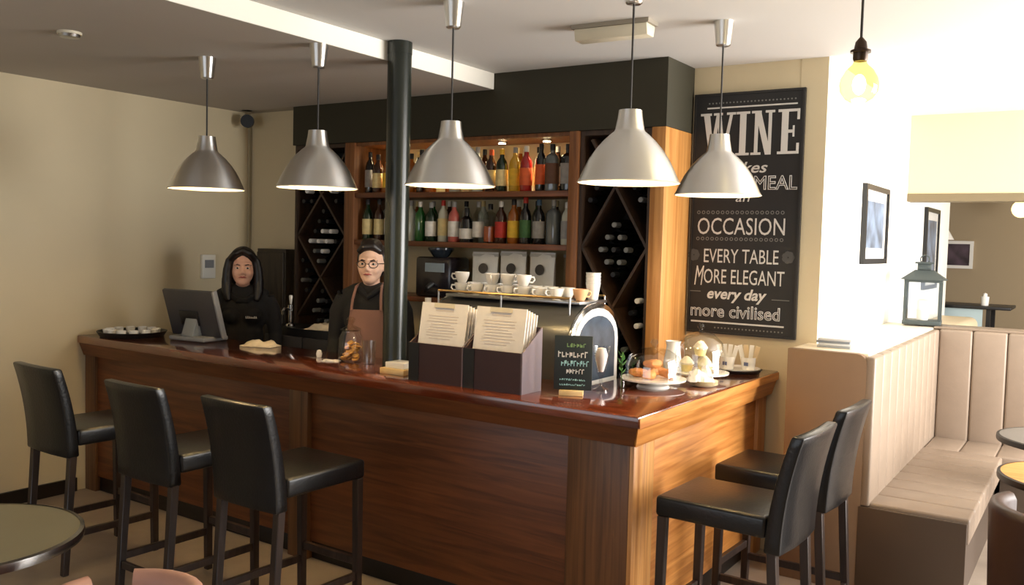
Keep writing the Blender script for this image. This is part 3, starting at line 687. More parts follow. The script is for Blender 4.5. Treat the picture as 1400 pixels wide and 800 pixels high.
# pictures on the white wall
def picture(label, x, y0, y1, z0, z1, art, face='x', fmat=BLACK, mat_=.07):
    yc, zc = (y0+y1)/2, (z0+z1)/2; W, Hh = (y1-y0)/2, (z1-z0)/2
    t = thing('framed_picture', label, 'picture', (x, yc, zc) if face == 'x' else (yc, x, zc), 0 if face == 'x' else -PI/2)
    fw = .035
    m = MB(); m.box(.001, .03, -W, W, -Hh, -Hh+fw).box(.001, .03, -W, W, Hh-fw, Hh).box(.001, .03, -W, -W+fw, -Hh+fw, Hh-fw).box(.001, .03, W-fw, W, -Hh+fw, Hh-fw); m.build('frame', fmat, t, smooth=False)
    part(t, 'mount', pbr('picture_mount', (238, 234, 226), .7), .001, .014, -W+fw, W-fw, -Hh+fw, Hh-fw)
    part(t, 'print', art, .0142, .016, -W+fw+mat_, W-fw-mat_, -Hh+fw+mat_, Hh-fw-mat_)
    part(t, 'pane', PANE, .022, .0235, -W+fw, W-fw, -Hh+fw, Hh-fw)
ART1 = pbr('blue_grey_print', (112, 128, 150), .5, var=.6, scale=7)
ART2 = pbr('plum_print', (72, 58, 66), .5, var=.7, scale=8)
picture('dark-framed blue-grey print hanging on the white wall above the bench', XR, 6.07, 6.80, 1.66, 2.18, ART1)
picture('dark-framed blue-grey print on the white wall beyond the opening', XR, 8.45, 9.15, 1.42, 2.135, ART1)
picture('white-framed dark print on the taupe far wall', 11.5, -1.62, -1.26, 1.57, 1.885, ART2, 'y', pbr('white_frame', (226, 222, 214), .5), .0)
tag(MB().tube([(XR+.004, 6.42, 2.22), (XR+.012, 6.43, 2.26), (XR+.004, 6.40, 2.33)], .004, 6).build('picture_hook', STEEL), 'bent steel picture hook on the white wall above the framed print', 'hook')

# far room
t = thing('far_booth_back', 'cream rounded bench back beyond the opening', 'bench', (0, 0, 0))
MB().prism([(XR+.003, 0), (-.98, 0), (-.98, 1.10), (-1.02, 1.14), (XR+.003, 1.14)][::-1], 7.95, 9.6, 'y').build('back_frame', pbr('cream_leather', (226, 206, 170), .5), t, .03, seg=3)
t = thing('high_table', 'dark-topped high table beyond the opening', 'table', (-1.05, 10.4, 0))
part(t, 'table_top', BLACK, -.42, .3, -.3, .3, 1.19, 1.22, .004); part(t, 'apron', pbr('pale_blue_panel', (180, 200, 205), .5), -.36, .05, -.26, -.24, 1.0, 1.189)
for x in (-.36, .1):
    for y in (-.22, .24): part(t, 'leg', BLACK, x-.02, x+.02, y-.02, y+.02, 0, 1.189)
t = thing('white_candle_cup', 'small white candle cup on the far high table', 'candle', (-1.0, 10.3, 1.2205))
MB().lathe([(0, 0), (.035, 0), (.04, .09), (.032, .092), (.03, .02), (0, .02)], 16).build('cup', WHITE, t); MB().lathe([(0, .021), (.028, .021), (.02, .12), (0, .13)], 12).build('candle_wax', WHITE, t)
t = thing('far_wall_lamp', 'warm glowing globe lamp in the far room', 'lamp', (-.76, 10.8, 2.55))
MB().cyl((0, 0, 0), (0, 0, -.25), .005).build('cord', CORD, t); MB().ell((0, 0, -.33), (.09, .09, .09)).build('globe', emitter('far_globe', (255, 224, 150), 3), t)
t = thing('far_pendant', 'small white cone pendant in the far room', 'pendant lamp', (-1.52, 11.0, 2.55))
MB().cyl((0, 0, 0), (0, 0, -.5), .005).build('cord', CORD, t); MB().lathe([(.12, -.66), (.03, -.5), (0, -.5)], 18).build('lamp_shade', WHITE, t)

# ------------------------------------------------------------------ bar stools
def make_stool(label, loc, rz, group):
    t = thing('bar_stool', label, 'stool', loc, rz, group)
    W = .207
    MB().box(-W, W, -.2, .26, .655, .74).build('seat', LEATHER, t, .016, seg=3)
    # curved upholstered back
    N = 10; m = MB(); vs = []; fs = []
    for k in range(N+1):
        f = k/N; zc = .60 + .46*f; yc = -.225 - .012*f - .07*f*f; th = .034 - .008*f
        vs += [(-W, yc-th, zc), (-W*.33, yc-th-.012, zc), (W*.33, yc-th-.012, zc), (W, yc-th, zc), (W, yc+th, zc), (W*.33, yc+th-.01, zc), (-W*.33, yc+th-.01, zc), (-W, yc+th, zc)]
    for k in range(N):
        for i in range(8): fs.append((k*8+i, k*8+(i+1) % 8, (k+1)*8+(i+1) % 8, (k+1)*8+i))
    fs += [tuple(range(7, -1, -1)), tuple(N*8+i for i in range(8))]
    m.add(vs, fs).build('backrest', LEATHER, t, .012, seg=2, ang=40)
    def leg(x, y0, y1, z1):
        h = .019
        MB().loft([(x-h*.85, y1-h*.85, 0), (x+h*.85, y1-h*.85, 0), (x+h*.85, y1+h*.85, 0), (x-h*.85, y1+h*.85, 0)], [(x-h, y0-h, z1), (x+h, y0-h, z1), (x+h, y0+h, z1), (x-h, y0+h, z1)]).build('leg', STOOLW, t, .003, seg=1)
    for s in (-1, 1):
        leg(s*(W-.022), .232, .24, .656); leg(s*(W-.022), -.222, -.262, .61)
        MB().box(s*(W-.022)-.01, s*(W-.022)+.01, -.235, .222, .185, .22).build('stretcher', STOOLW, t, .002, seg=1)
    MB().box(-W+.04, W-.04, .226, .25, .25, .285).build('stretcher', STOOLW, t, .002, seg=1)
    MB().box(-W+.04, W-.04, -.262, -.242, .15, .185).build('stretcher', STOOLW, t, .002, seg=1)
    return t
s0 = make_stool('black leather bar stool at the bar front, nearest the cream wall', (-4.49, 2.79, 0), -.05, 'black bar stools along the bar')
dup(s0, 'black leather bar stool at the bar front, middle one of three', (-3.655, 2.77, 0), -.03)
dup(s0, 'black leather bar stool at the bar front, nearest the corner of the bar', (-2.985, 2.79, 0), -.03)
dup(s0, 'black leather bar stool at the bright short side of the bar, nearest the bar corner', (-1.20, 3.53, 0), PI/2-.05)
dup(s0, 'black leather bar stool at the short side of the bar, beside the booth end panel', (-1.205, 4.20, 0), PI/2-.04)

# ------------------------------------------------------------------ tables and tub chairs
def round_table(label, x, y, z, r, topm, rim):
    t = thing('round_table', label, 'table', (x, y, 0))
    MB().lathe([(0, z-.03), (r-.012, z-.03), (r-.012, z-.0005), (0, z-.0005)], 56).build('table_top', topm, t)
    MB().lathe([(r-.014, z-.034), (r, z-.03), (r+.002, z-.016), (r, z-.002), (r-.014, z+.001)], 56, cap=False).build('edge_band', rim, t)
    MB().lathe([(.03, .02), (.03, z-.05), (.06, z-.03)], 18).build('column', BLACK, t); MB().lathe([(0, 0), (.22, 0), (.22, .015), (.04, .035), (.03, .04)], 32).build('foot', BLACK, t)
round_table('round olive-grey café table with shiny dark rim near the bar stools', -3.12, 1.46, .73, .375, pbr('olive_table_top', (118, 110, 84), .35, var=.06, scale=4), pbr('shiny_dark_rim', (150, 150, 150), .2, metal=1))
round_table('round grey café table between the rear booth seats', -.10, 5.72, .75, .36, pbr('grey_table_top', (112, 108, 102), .35), BLACK)
round_table('round orange wooden café table beside the booth seat', -.02, 4.80, .74, .355, wood('orange_table', (190, 124, 60), (222, 160, 92), (2, 20, 2), .35), BLACK)
def tub_chair(label, loc, rz, mat, zt, R=.30, arc=240):
    t = thing('tub_chair', label, 'chair', loc, rz)
    m = MB(); N = 22; vs = []; fs = []
    prof = [(R-.07, .3), (R-.065, zt-.03), (R-.05, zt-.006), (R-.03, zt), (R-.008, zt-.008), (R, zt-.035), (R-.02, .12), (R-.05, .12)]
    K = len(prof)
    for i in range(N+1):
        a = math.radians(90-arc/2) + math.radians(arc)*i/N
        for r, z in prof: vs.append((r*math.cos(a), r*math.sin(a), z))
    for i in range(N):
        for k in range(K): fs.append((i*K+k, (i+1)*K+k, (i+1)*K+(k+1) % K, i*K+(k+1) % K))
    fs += [tuple(range(K)), tuple(N*K+k for k in range(K-1, -1, -1))]
    m.add(vs, fs).build('back_shell', mat, t, ang=60)
    MB().lathe([(0, .28), (R-.08, .28), (R-.075, .40), (R-.1, .44), (0, .445)], 28, sy=.98).build('seat', mat, t, ang=60)
    for a in (45, 135, 225, 315):
        x, y = (R-.1)*math.cos(math.radians(a)), (R-.1)*math.sin(math.radians(a)); MB().cyl((x, y, 0), (x*.95, y*.95, .28), .014, .02, 10).build('leg', STOOLW, t)
    return t
tub_chair('dark brown leather tub chair by the orange wooden table', (-.055, 4.22, 0), PI, pbr('dark_brown_leather', (52, 32, 26), .45, var=.1, scale=9), .74)
tub_chair('pinkish tan leather tub chair by the olive-grey table', (-2.245, 1.475, 0), -2.0, pbr('pink_tan_leather', (186, 140, 120), .45, var=.08, scale=9), .74, .225, 322)

# ------------------------------------------------------------------ things on the bar
ZB = 1.0505
# menu boxes
def menu_box(label, x0, x1):
    t = thing('menu_box', label, 'menu holder', (x0, 3.435, ZB)); W = x1-x0; D = .17
    side = [(0, 0), (D, 0), (D, .30), (.0, .19)]
    MB().prism(side, 0, .008, 'x').build('side_board', MAROON, t); MB().prism(side, W-.008, W, 'x').build('side_board', BOXSIDE, t)
    part(t, 'front_board', MAROON, .0085, W-.0085, 0, .008, 0, .19); part(t, 'back_board', MAROON, .0085, W-.0085, D-.008, D, 0, .30); part(t, 'base_board', MAROON, .0085, W-.0085, .0085, D-.0085, 0, .006)
    part(t, 'corner_strip', BLACK, -.002, .06, -.003, -.0003, 0, .19)
    for k in range(5):
        mt = thing('menu_card', 'printed cream menu, %s sheet in the %s' % (['front', 'second', 'third', 'fourth', 'rear'][k], 'box nearer the pillar' if 'pillar' in label else 'box beside the small chalk sign'), 'menu', (x0+.016, 3.435+.016+k*.024, ZB+.0065), group='menus in the menu boxes')
        sh = MB().box(0, W-.045, 0, .004, 0, .385 - .008*k).build('sheet', PAPER, mt); sh.rotation_euler = (-.16, 0, 0)
        if k == 0:
            m = MB(); rnd = random.Random(4)
            m.box(.09, W-.13, -.0012, -.0003, .345, .352)
            for q in range(9):
                zz = .32 - q*.014; a = .04 + rnd.random()*.03; m.box(a, W-.045-a-rnd.random()*.03, -.0012, -.0003, zz, zz+.004)
            o = m.build('print', INK, mt); o.rotation_euler = (-.16, 0, 0)
            o = MB().box(.08, W-.125, -.006, -.0015, .362, .385).build('clip', CREAM, mt); o.rotation_euler = (-.16, 0, 0)
menu_box('dark maroon menu box nearer the pillar', -2.85, -2.522)
menu_box('dark maroon menu box beside the small chalk sign', -2.515, -2.187)
# small chalk sign with wooden foot
t = thing('table_chalk_sign', 'small dark chalk sign in a wooden block beside the menu boxes', 'sign', (-2.015, 3.60, ZB), .42)
part(t, 'foot', wood('pale_wood', (214, 180, 120), (236, 208, 154), (4, 20, 20), .5), -.06, .05, -.03, .02, 0, .024, .002)
part(t, 'sign_board', pbr('green_black_board', (26, 36, 38), .6), -.088, .088, -.006, .006, .0245, .275, .003)
m = MB(); rnd = random.Random(2)
def strokes(z, h, x0, x1, n, mat):
    m = MB(); x = x0
    for i in range(n):
        wd = (x1-x0)/n
        m.box(x, x+wd*.25, -.0078, -.0063, z, z+h*rnd.uniform(.7, 1)); m.box(x+wd*.25, x+wd*.75, -.0078, -.0063, z+h*rnd.choice((0, .4, .8)), z+h*rnd.choice((.2, .55, .95))+.001)
        x += wd
    m.build('chalk_writing', mat, t, smooth=False)
TEAL = pbr('chalk_teal', (150, 196, 200), .8)
strokes(.222, .018, -.03, .06, 6, pbr('chalk_green', (120, 150, 100), .8)); strokes(.175, .028, -.07, .07, 8, CHALK); strokes(.135, .026, -.055, .075, 9, TEAL); strokes(.10, .022, -.03, .055, 6, CHALK); strokes(.068, .008, -.06, .06, 12, TEAL); strokes(.045, .008, -.06, .06, 12, TEAL)
# cookie jar
t = thing('cookie_jar', 'clear glass cookie jar filled with golden biscuits on the bar', 'jar', (-3.515, 3.72, ZB))
MB().lathe([(0, .0), (.062, 0), (.068, .01), (.068, .14), (.052, .165), (.052, .175)], 28).build('jar_glass', GLASS, t)
MB().lathe([(.056, .176), (.056, .188), (.03, .2), (.012, .21), (.02, .225), (.024, .24), (.014, .252), (0, .254)], 24).build('lid', thin_glass('lid_glass', (.9, .88, .8), 1.6), t)
BISC = pbr('biscuit', (206, 152, 76), .8, var=.25, scale=30)
rnd = random.Random(11)
for k in range(26):
    a = rnd.random()*2*PI; r = rnd.random()**.5*.042; z = .016 + (k//6)*.021
    o = MB().lathe([(0, 0), (.018, 0), (.02, .004), (.018, .009), (0, .01)], 12).build('biscuit', BISC, None)
    o.location = (-3.515+r*math.cos(a), 3.72+r*math.sin(a), ZB+z); o.rotation_euler = (rnd.uniform(-.7, .7), rnd.uniform(-.7, .7), 0)
    tag(o, 'small golden round biscuit inside the glass cookie jar', 'biscuit', 'biscuits in the cookie jar')
t = thing('tumbler_glass', 'empty clear tumbler on the bar beside the cookie jar', 'glass', (-3.375, 3.72, ZB))
MB().lathe([(0, 0), (.034, 0), (.038, .13), (.036, .13), (.032, .012), (0, .012)], 24).build('glass_wall', GLASS, t)
tag(crumple('receipt', PAPER, 'small white paper slip at the foot of the cookie jar', 'paper', (-3.61, 3.66, ZB), .09, .06, .006, .4, 8), 'small white paper slip at the foot of the cookie jar', 'paper')
t = thing('wooden_napkin_box', 'pale wooden napkin box on the bar at the foot of the pillar', 'napkin box', (-3.03, 3.58, ZB), 0)
PW = wood('pale_wood', (214, 180, 120), (236, 208, 154), (4, 20, 20), .5)
part(t, 'tray', PW, -.08, .08, -.07, .07, 0, .03, .003); part(t, 'napkins', WHITE, -.06, .065, -.05, .06, .0302, .06, .003)
o = MB().lathe([(0, 0), (.014, 0), (.018, .02), (.012, .04), (0, .044)], 14).build('small_shaker', WHITE); o.location = (-3.78, 3.74, ZB); tag(o, 'tiny white shaker on the bar edge left of the cookie jar', 'shaker')
# water bottle beside pillar, standing on the rear work counter
wc = thing('work_counter', 'lower dark work counter behind the bar carrying the coffee machine', 'counter', (-2.68, 4.26, 0))
part(wc, 'cabinet', BARW_V, -.66, .42, -.26, .28, 0, .91, .003); part(wc, 'counter_top', STEEL, -.67, .43, -.27, .29, .9105, .93, .003)
t = thing('blue_water_bottle', 'pale blue plastic water bottle with white label behind the bar', 'bottle', (-3.27, 4.10, .9305))
MB().lathe([(0, 0), (.048, 0), (.05, .01), (.05, .30), (.04, .36), (.018, .42), (.016, .45)], 20).build('bottle_body', pbr('pale_blue_plastic', (130, 158, 172), .2, trans=.3), t); MB().lathe([(.0508, .14), (.0512, .15), (.0512, .25), (.0508, .26)], 20).build('bottle_label', WHITE, t); MB().lathe([(.019, .45), (.019, .48), (0, .482)], 14).build('cap', WHITE, t)
# coffee machine
cm = thing('coffee_machine', 'arched chrome espresso machine with dark glossy end panel behind the menus', 'coffee machine', (-2.25, 3.99, .9305))
def arch(g, z0=0.02): 
    pts = [(g, z0), (.55-g, z0)]
    for k in range(0, 13):
        a = PI*k/12; pts.append((.275 + (.275-g)*math.cos(a), .30 + (.205-g)*math.sin(a)))
    return pts
ENDP = pbr('glossy_blue_grey_panel', (74, 84, 98), .15, coat=.5, var=.2, scale=12)
MB().prism(arch(.0), -.93, -.02, 'x').build('body', pbr('machine_grey', (96, 96, 94), .3, metal=.5), cm, .004)
MB().prism(arch(.0), -.0195, .0, 'x').build('end_frame', CHROME, cm, .003); MB().prism(arch(.03, .05), .0005, .004, 'x').build('end_border', pbr('white_enamel', (232, 232, 230), .3), cm); MB().prism(arch(.07, .09), .0045, .007, 'x').build('end_panel', ENDP, cm)
MB().prism(arch(.0), -.95, -.9305, 'x').build('end_frame', CHROME, cm, .003)
for x in (-.9, -.04):
    for y in (.06, .49): MB().cyl((x, y, 0), (x, y, .02), .018).build('foot', BLACK, cm)
part(cm, 'cup_tray', STEEL, -.9, -.022, .12, .43, .496, .512, .002)
m = MB(); m.tube([(-.92, .08, .53), (-.06, .08, .53)], .007).tube([(-.92, .47, .53), (-.06, .47, .53)], .007)
m.build('cup_rail', pbr('brass_rail', (190, 160, 110), .3, metal=.8), cm)
for x in (-.92, -.49, -.06):
    for y in (.08, .47): MB().cyl((x, y, .40), (x, y, .53), .006).build('rail_post', STEEL, cm)
# cups on top
cp = thing('coffee_cup', 'x', 'cup', (0, 0, 0), group='cups on the coffee machine')
MB().lathe([(0, 0), (.022, 0), (.026, .006), (.040, .04), (.043, .062), (.040, .062), (.037, .042), (.022, .01), (0, .009)], 20).build('cup_body', WHITE, cp)
MB().tube([(.040, 0, .05), (.06, 0, .05), (.064, 0, .035), (.052, 0, .02), (.034, 0, .022)], .005, 6).build('handle', WHITE, cp)
first = True
ZC = .9305+.5125
def put_cup(x, y, z, label, rz):
    global first
    if first: o = cp; first = False; o['label'] = label; o.location = (x, y, z); o.rotation_euler = (0, 0, rz)
    else: o = dup(cp, label, (x, y, z), rz)
    return o
for i in range(7):
    for j in range(2):
        put_cup(-3.08+i*.105, 4.17+j*.12, ZC, 'white coffee cup in the bottom layer on the espresso machine', -2.2 + .25*(i % 3))
for i in (0, 2, 3, 4):
    put_cup(-3.08+i*.105, 4.17, ZC+.0625, 'white coffee cup stacked on another cup on the espresso machine', rnd.uniform(0, 6))
o = put_cup(-2.53+.2, 4.22, ZC-.0, 'peach-tinted coffee cup at the end of the row on the espresso machine', 1)
for ch in o.children: setmat(ch, pbr('peach_ceramic', (226, 176, 132), .3))
t = thing('paper_cup_stack', 'upright stack of white takeaway paper cups by the coffee machine end', 'paper cups', (-2.325, 4.35, ZC))
for k in range(4): MB().lathe([(.028, .001), (.041, .09), (.043, .092), (.041, .094)], 18, (0, 0, k*.018)).build('paper_cup', WHITE, t)
# tall sundae glass
t = thing('sundae_glass', 'tall clear sundae glass on the bar by the chalk sign', 'glass', (-1.985, 3.82, ZB))
MB().lathe([(0, 0), (.04, 0), (.04, .006), (.008, .02), (.008, .06), (.02, .08), (.032, .14), (.042, .21), (.040, .21), (.028, .14), (.014, .085), (0, .08)], 24).build('glass_wall', GLASS, t)
MB().lathe([(0, .0855), (.012, .088), (.026, .14), (.03, .17), (.02, .2), (0, .205)], 16).build('napkin_filling', pbr('napkin', (236, 224, 220), .8), t)
# small plant
t = thing('herb_sprig_vase', 'small glass vase with green leaves beside the cake dome', 'vase', (-1.93, 3.93, ZB))
MB().lathe([(0, 0), (.018, 0), (.02, .03), (.012, .07), (.014, .08)], 14).build('vase_glass', GLASS, t)
LEAF = pbr('leaf_green', (58, 110, 46), .5)
for k in range(9):
    a = k*2.4; z0 = .07 + .012*k; L = .035
    d = Vector((math.cos(a)*.6, math.sin(a)*.6, .8)); p = Vector((0, 0, z0)); q = p + d*L*1.2; sd = Vector((-math.sin(a), math.cos(a), 0))*.011
    MB().add([p, p+d*L*.5+sd, q, p+d*L*.5-sd, p+d*L*.5+Vector((0, 0, .003))], [(0, 1, 4), (1, 2, 4), (2, 3, 4), (3, 0, 4), (0, 3, 2, 1)]).build('leaf', LEAF, t)
MB().cyl((0, 0, .002), (0, 0, .18), .002, n=6).build('stem', LEAF, t)
# cake domes
def dome(label, x, y, r, h):
    t = thing('cake_dome', label, 'cake dome', (x, y, ZB))
    MB().lathe([(0, 0), (r*.55, 0), (r*.5, .012), (r*.16, .02), (r*.16, .03), (r+.01, .038), (r+.012, .046), (0, .046)], 32).build('plate', WHITE, t)
    MB().lathe([(r-.012, .0465), (r-.012, .046+h*.45), (r*.82, .046+h*.72), (r*.5, .046+h*.93), (.015, .046+h)], 32, cap=False).build('dome_glass', thin_glass('dome_glass', (.97, .98, .98), 2.4, .03), t)
    MB().lathe([(.008, .046+h-.002), (.01, .046+h+.012), (.02, .046+h+.025), (.012, .046+h+.04), (0, .046+h+.042)], 16).build('knob', thin_glass('knob_glass', (.9, .92, .95), 1.6), t)
dome('low glass cake dome over golden pastries near the bar corner', -1.83, 4.08, .15, .15)
dome('tall glass cake dome over cream cakes next to the white tray', -1.74, 4.46, .14, .21)
PASTRY = pbr('golden_pastry', (206, 134, 70), .6, var=.3, scale=14)
def croissant(x, y, z, rz, s, label):
    m = MB(); pts = []; rr = []
    for k in range(9):
        a = math.radians(-70+140*k/8); pts.append((.045*s*math.sin(a), .045*s*(1-math.cos(a))-.01, .0)); rr.append(s*.022*(.35+.65*math.cos(math.radians(-80+160*k/8)))*(1 + .12*(k % 2)))
    mz = max(rr); m.tube(pts, rr, 10)
    o = m.build('pastry', PASTRY); o.location = (x, y, z+mz); o.rotation_euler = (0, 0, rz); tag(o, label, 'pastry', 'pastries under the glass domes')
zp = ZB+.0465
for k, (dx_, dy_, a) in enumerate([(-.068, -.03, .3), (.008, -.07, 1.5), (.068, .01, 2.6), (-.015, .075, 4.0), (-.0, -.005, .9)]):
    croissant(-1.83+dx_, 4.08+dy_, zp + (.0 if k < 4 else .047), a, .98, 'golden croissant pastry under the low glass dome' if k < 4 else 'golden croissant pastry on top of the pile under the low glass dome')
CREAMC = pbr('cream_icing', (240, 228, 196), .6, var=.08, scale=20)
LEMON = pbr('lemon_cake', (232, 212, 140), .7, var=.1, scale=20)
for k, (dx_, dy_) in enumerate([(-.055, -.045), (.05, -.05), (.0, .055), (.0, -.0)]):
    t = thing('cream_cake', 'pale cream cupcake under the tall glass dome', 'cake', (-1.74+dx_, 4.46+dy_, zp + (0 if k < 3 else .082)), group='cupcakes under the tall dome')
    MB().lathe([(0, 0), (.025, 0), (.034, .035), (0, .036)], 16).build('cake_case', LEMON, t); MB().lathe([(.036, .0365), (.038, .045), (.028, .06), (.014, .075), (0, .08)], 16).build('icing', CREAMC, t)
    if k == 3: t['label'] = 'pale cream cupcake on top of the others under the tall dome'; 
crumple('paper_napkins', pbr('white_napkin', (244, 242, 238), .8), 'crumpled white paper napkins on the bar between the two glass domes', 'napkins', (-1.66, 4.27, ZB+.0265), .12, .10, .07, .5, 9)
# plate stack between
t = thing('side_plate_stack', 'stack of cream side plates on the bar in front of the tall dome', 'plates', (-1.645, 4.28, ZB))
for k in range(4): MB().lathe([(0, .001), (.045, .001), (.068, .010), (.070, .012), (.045, .006), (0, .005)], 26, (0, 0, k*.006)).build('plate', CREAMC, t)
# condiment tray with jugs
t = thing('black_rim_tray', 'white tray with dark rim at the wall end of the bar', 'tray', (-1.70, 4.92, ZB))
MB().lathe([(0, 0), (.125, 0), (.14, .018), (.136, .018), (.122, .006), (0, .006)], 32).build('rim', BLACK, t); MB().lathe([(0, .0065), (.118, .0065), (.13, .0222), (.127, .0222), (.115, .012), (0, .012)], 32).build('liner', WHITE, t)
for k, (dx_, dy_) in enumerate([(-.05, -.02), (.055, .03)]):
    px, py = -1.70+dx_, 4.92+dy_
    lb = ['white ceramic pot on the tray, holding upright sachets, nearer the tall dome', 'white ceramic pot on the tray, holding upright sachets, beside the bench panel'][k]
    t = thing('sachet_pot', lb, 'pot', (px, py, ZB+.0125))
    MB().lathe([(0, 0), (.036, 0), (.042, .07), (.039, .07), (.034, .008), (0, .008)], 22).build('pot_body', WHITE, t); MB().box(-.012, .012, -.0425, -.0395, .025, .045).build('emblem', pbr('emblem_blue', (90, 96, 130), .5), t)
    for q in range(4):
        o = MB().box(-.012, .012, -.003, .003, 0, .13).build('sugar_sachet', [pbr('sachet_white', (238, 232, 220), .7), pbr('sachet_buff', (214, 190, 150), .7)][q % 2 if k else 0])
        o.location = (px-.018+q*.012, py-.009+.006*q, ZB+.0225); o.rotation_euler = (.1*(q-1), .16*(q-1.5), .3)
        tag(o, 'paper sachet standing in the %s' % ['pot nearer the tall dome', 'pot beside the bench panel'][k], 'sachet', 'sachets in the white pots')
# milk jug behind dome
t = thing('white_milk_jug', 'white milk jug on the bar behind the two glass domes', 'jug', (-1.96, 4.62, ZB))
MB().lathe([(0, 0), (.045, 0), (.052, .05), (.04, .12), (.036, .15), (.044, .175), (.041, .175), (.033, .15), (.035, .12), (0, .02)], 22).build('jug_body', WHITE, t); MB().tube([(0, .042, .15), (0, .085, .14), (0, .085, .08), (0, .05, .06)], .007).build('handle', WHITE, t)
# till
t = thing('till_terminal', 'dark grey touch-screen till on a stand, seen from behind', 'till', (-4.96, 3.80, ZB), .12)
MB().box(-.15, .16, -.1, .12, 0, .03).build('base', MIDG, t, .01)
MB().prism([(-.09, .03), (.06, .03), (.02, .26), (-.01, .26)], -.05, .05, 'x').build('stand', pbr('till_stand', (120, 126, 132), .45), t, .006)
s = MB().box(-.22, .22, -.03, .0, -.02, .30).build('screen_case', DARKG, t, .012); s.location = (0, .02, .05); s.rotation_euler = (.30, 0, 0)
o = MB().box(-.20, .20, .0, .004, 0, .28).build('screen', BLACK, s)
o = MB().box(-.10, .06, -.04, -.0305, .06, .16).build('port_cover', BLACK, s, .004)
o = MB().box(.2205, .235, -.035, .005, -.02, .30).build('card_reader', MIDG, s, .003)
# round tray with dishes
t = thing('round_black_tray', 'round black tray on the bar by the cream wall', 'tray', (-5.44, 3.65, ZB))
MB().lathe([(0, 0), (.20, 0), (.222, .035), (.216, .035), (.197, .008), (0, .008)], 40).build('tray_body', BLACK, t)
rm = thing('ramekin', 'small white ramekin on the round black tray', 'dish', (0, 0, 0), group='ramekins on the black tray')
MB().lathe([(0, 0), (.026, 0), (.032, .04), (.029, .04), (.024, .006), (0, .006)], 16).build('dish', WHITE, rm)
for k in range(12):
    a = k*2*PI/12; p = (-5.44+.15*math.cos(a), 3.65+.15*math.sin(a), ZB+.0085)
    if k == 0: rm.location = p
    else: dup(rm, rm['label'], p)
# bottle pourer / tap tower on the fridge
t = thing('tap_tower', 'small chrome tap tower standing on the black counter fridge', 'tap', (-4.90, 4.56, 1.1005))
MB().lathe([(0, 0), (.035, 0), (.03, .012), (.016, .02), (.016, .11), (.02, .115), (.02, .15), (0, .155)], 18).build('column', CHROME, t)
MB().tube([(0, -.015, .125), (0, -.06, .125), (0, -.075, .11), (0, -.075, .085)], .008).build('spout', CHROME, t)
MB().lathe([(0, .155), (.008, .156), (.014, .21), (.011, .22), (0, .222)], 14).build('handle', WHITE, t)

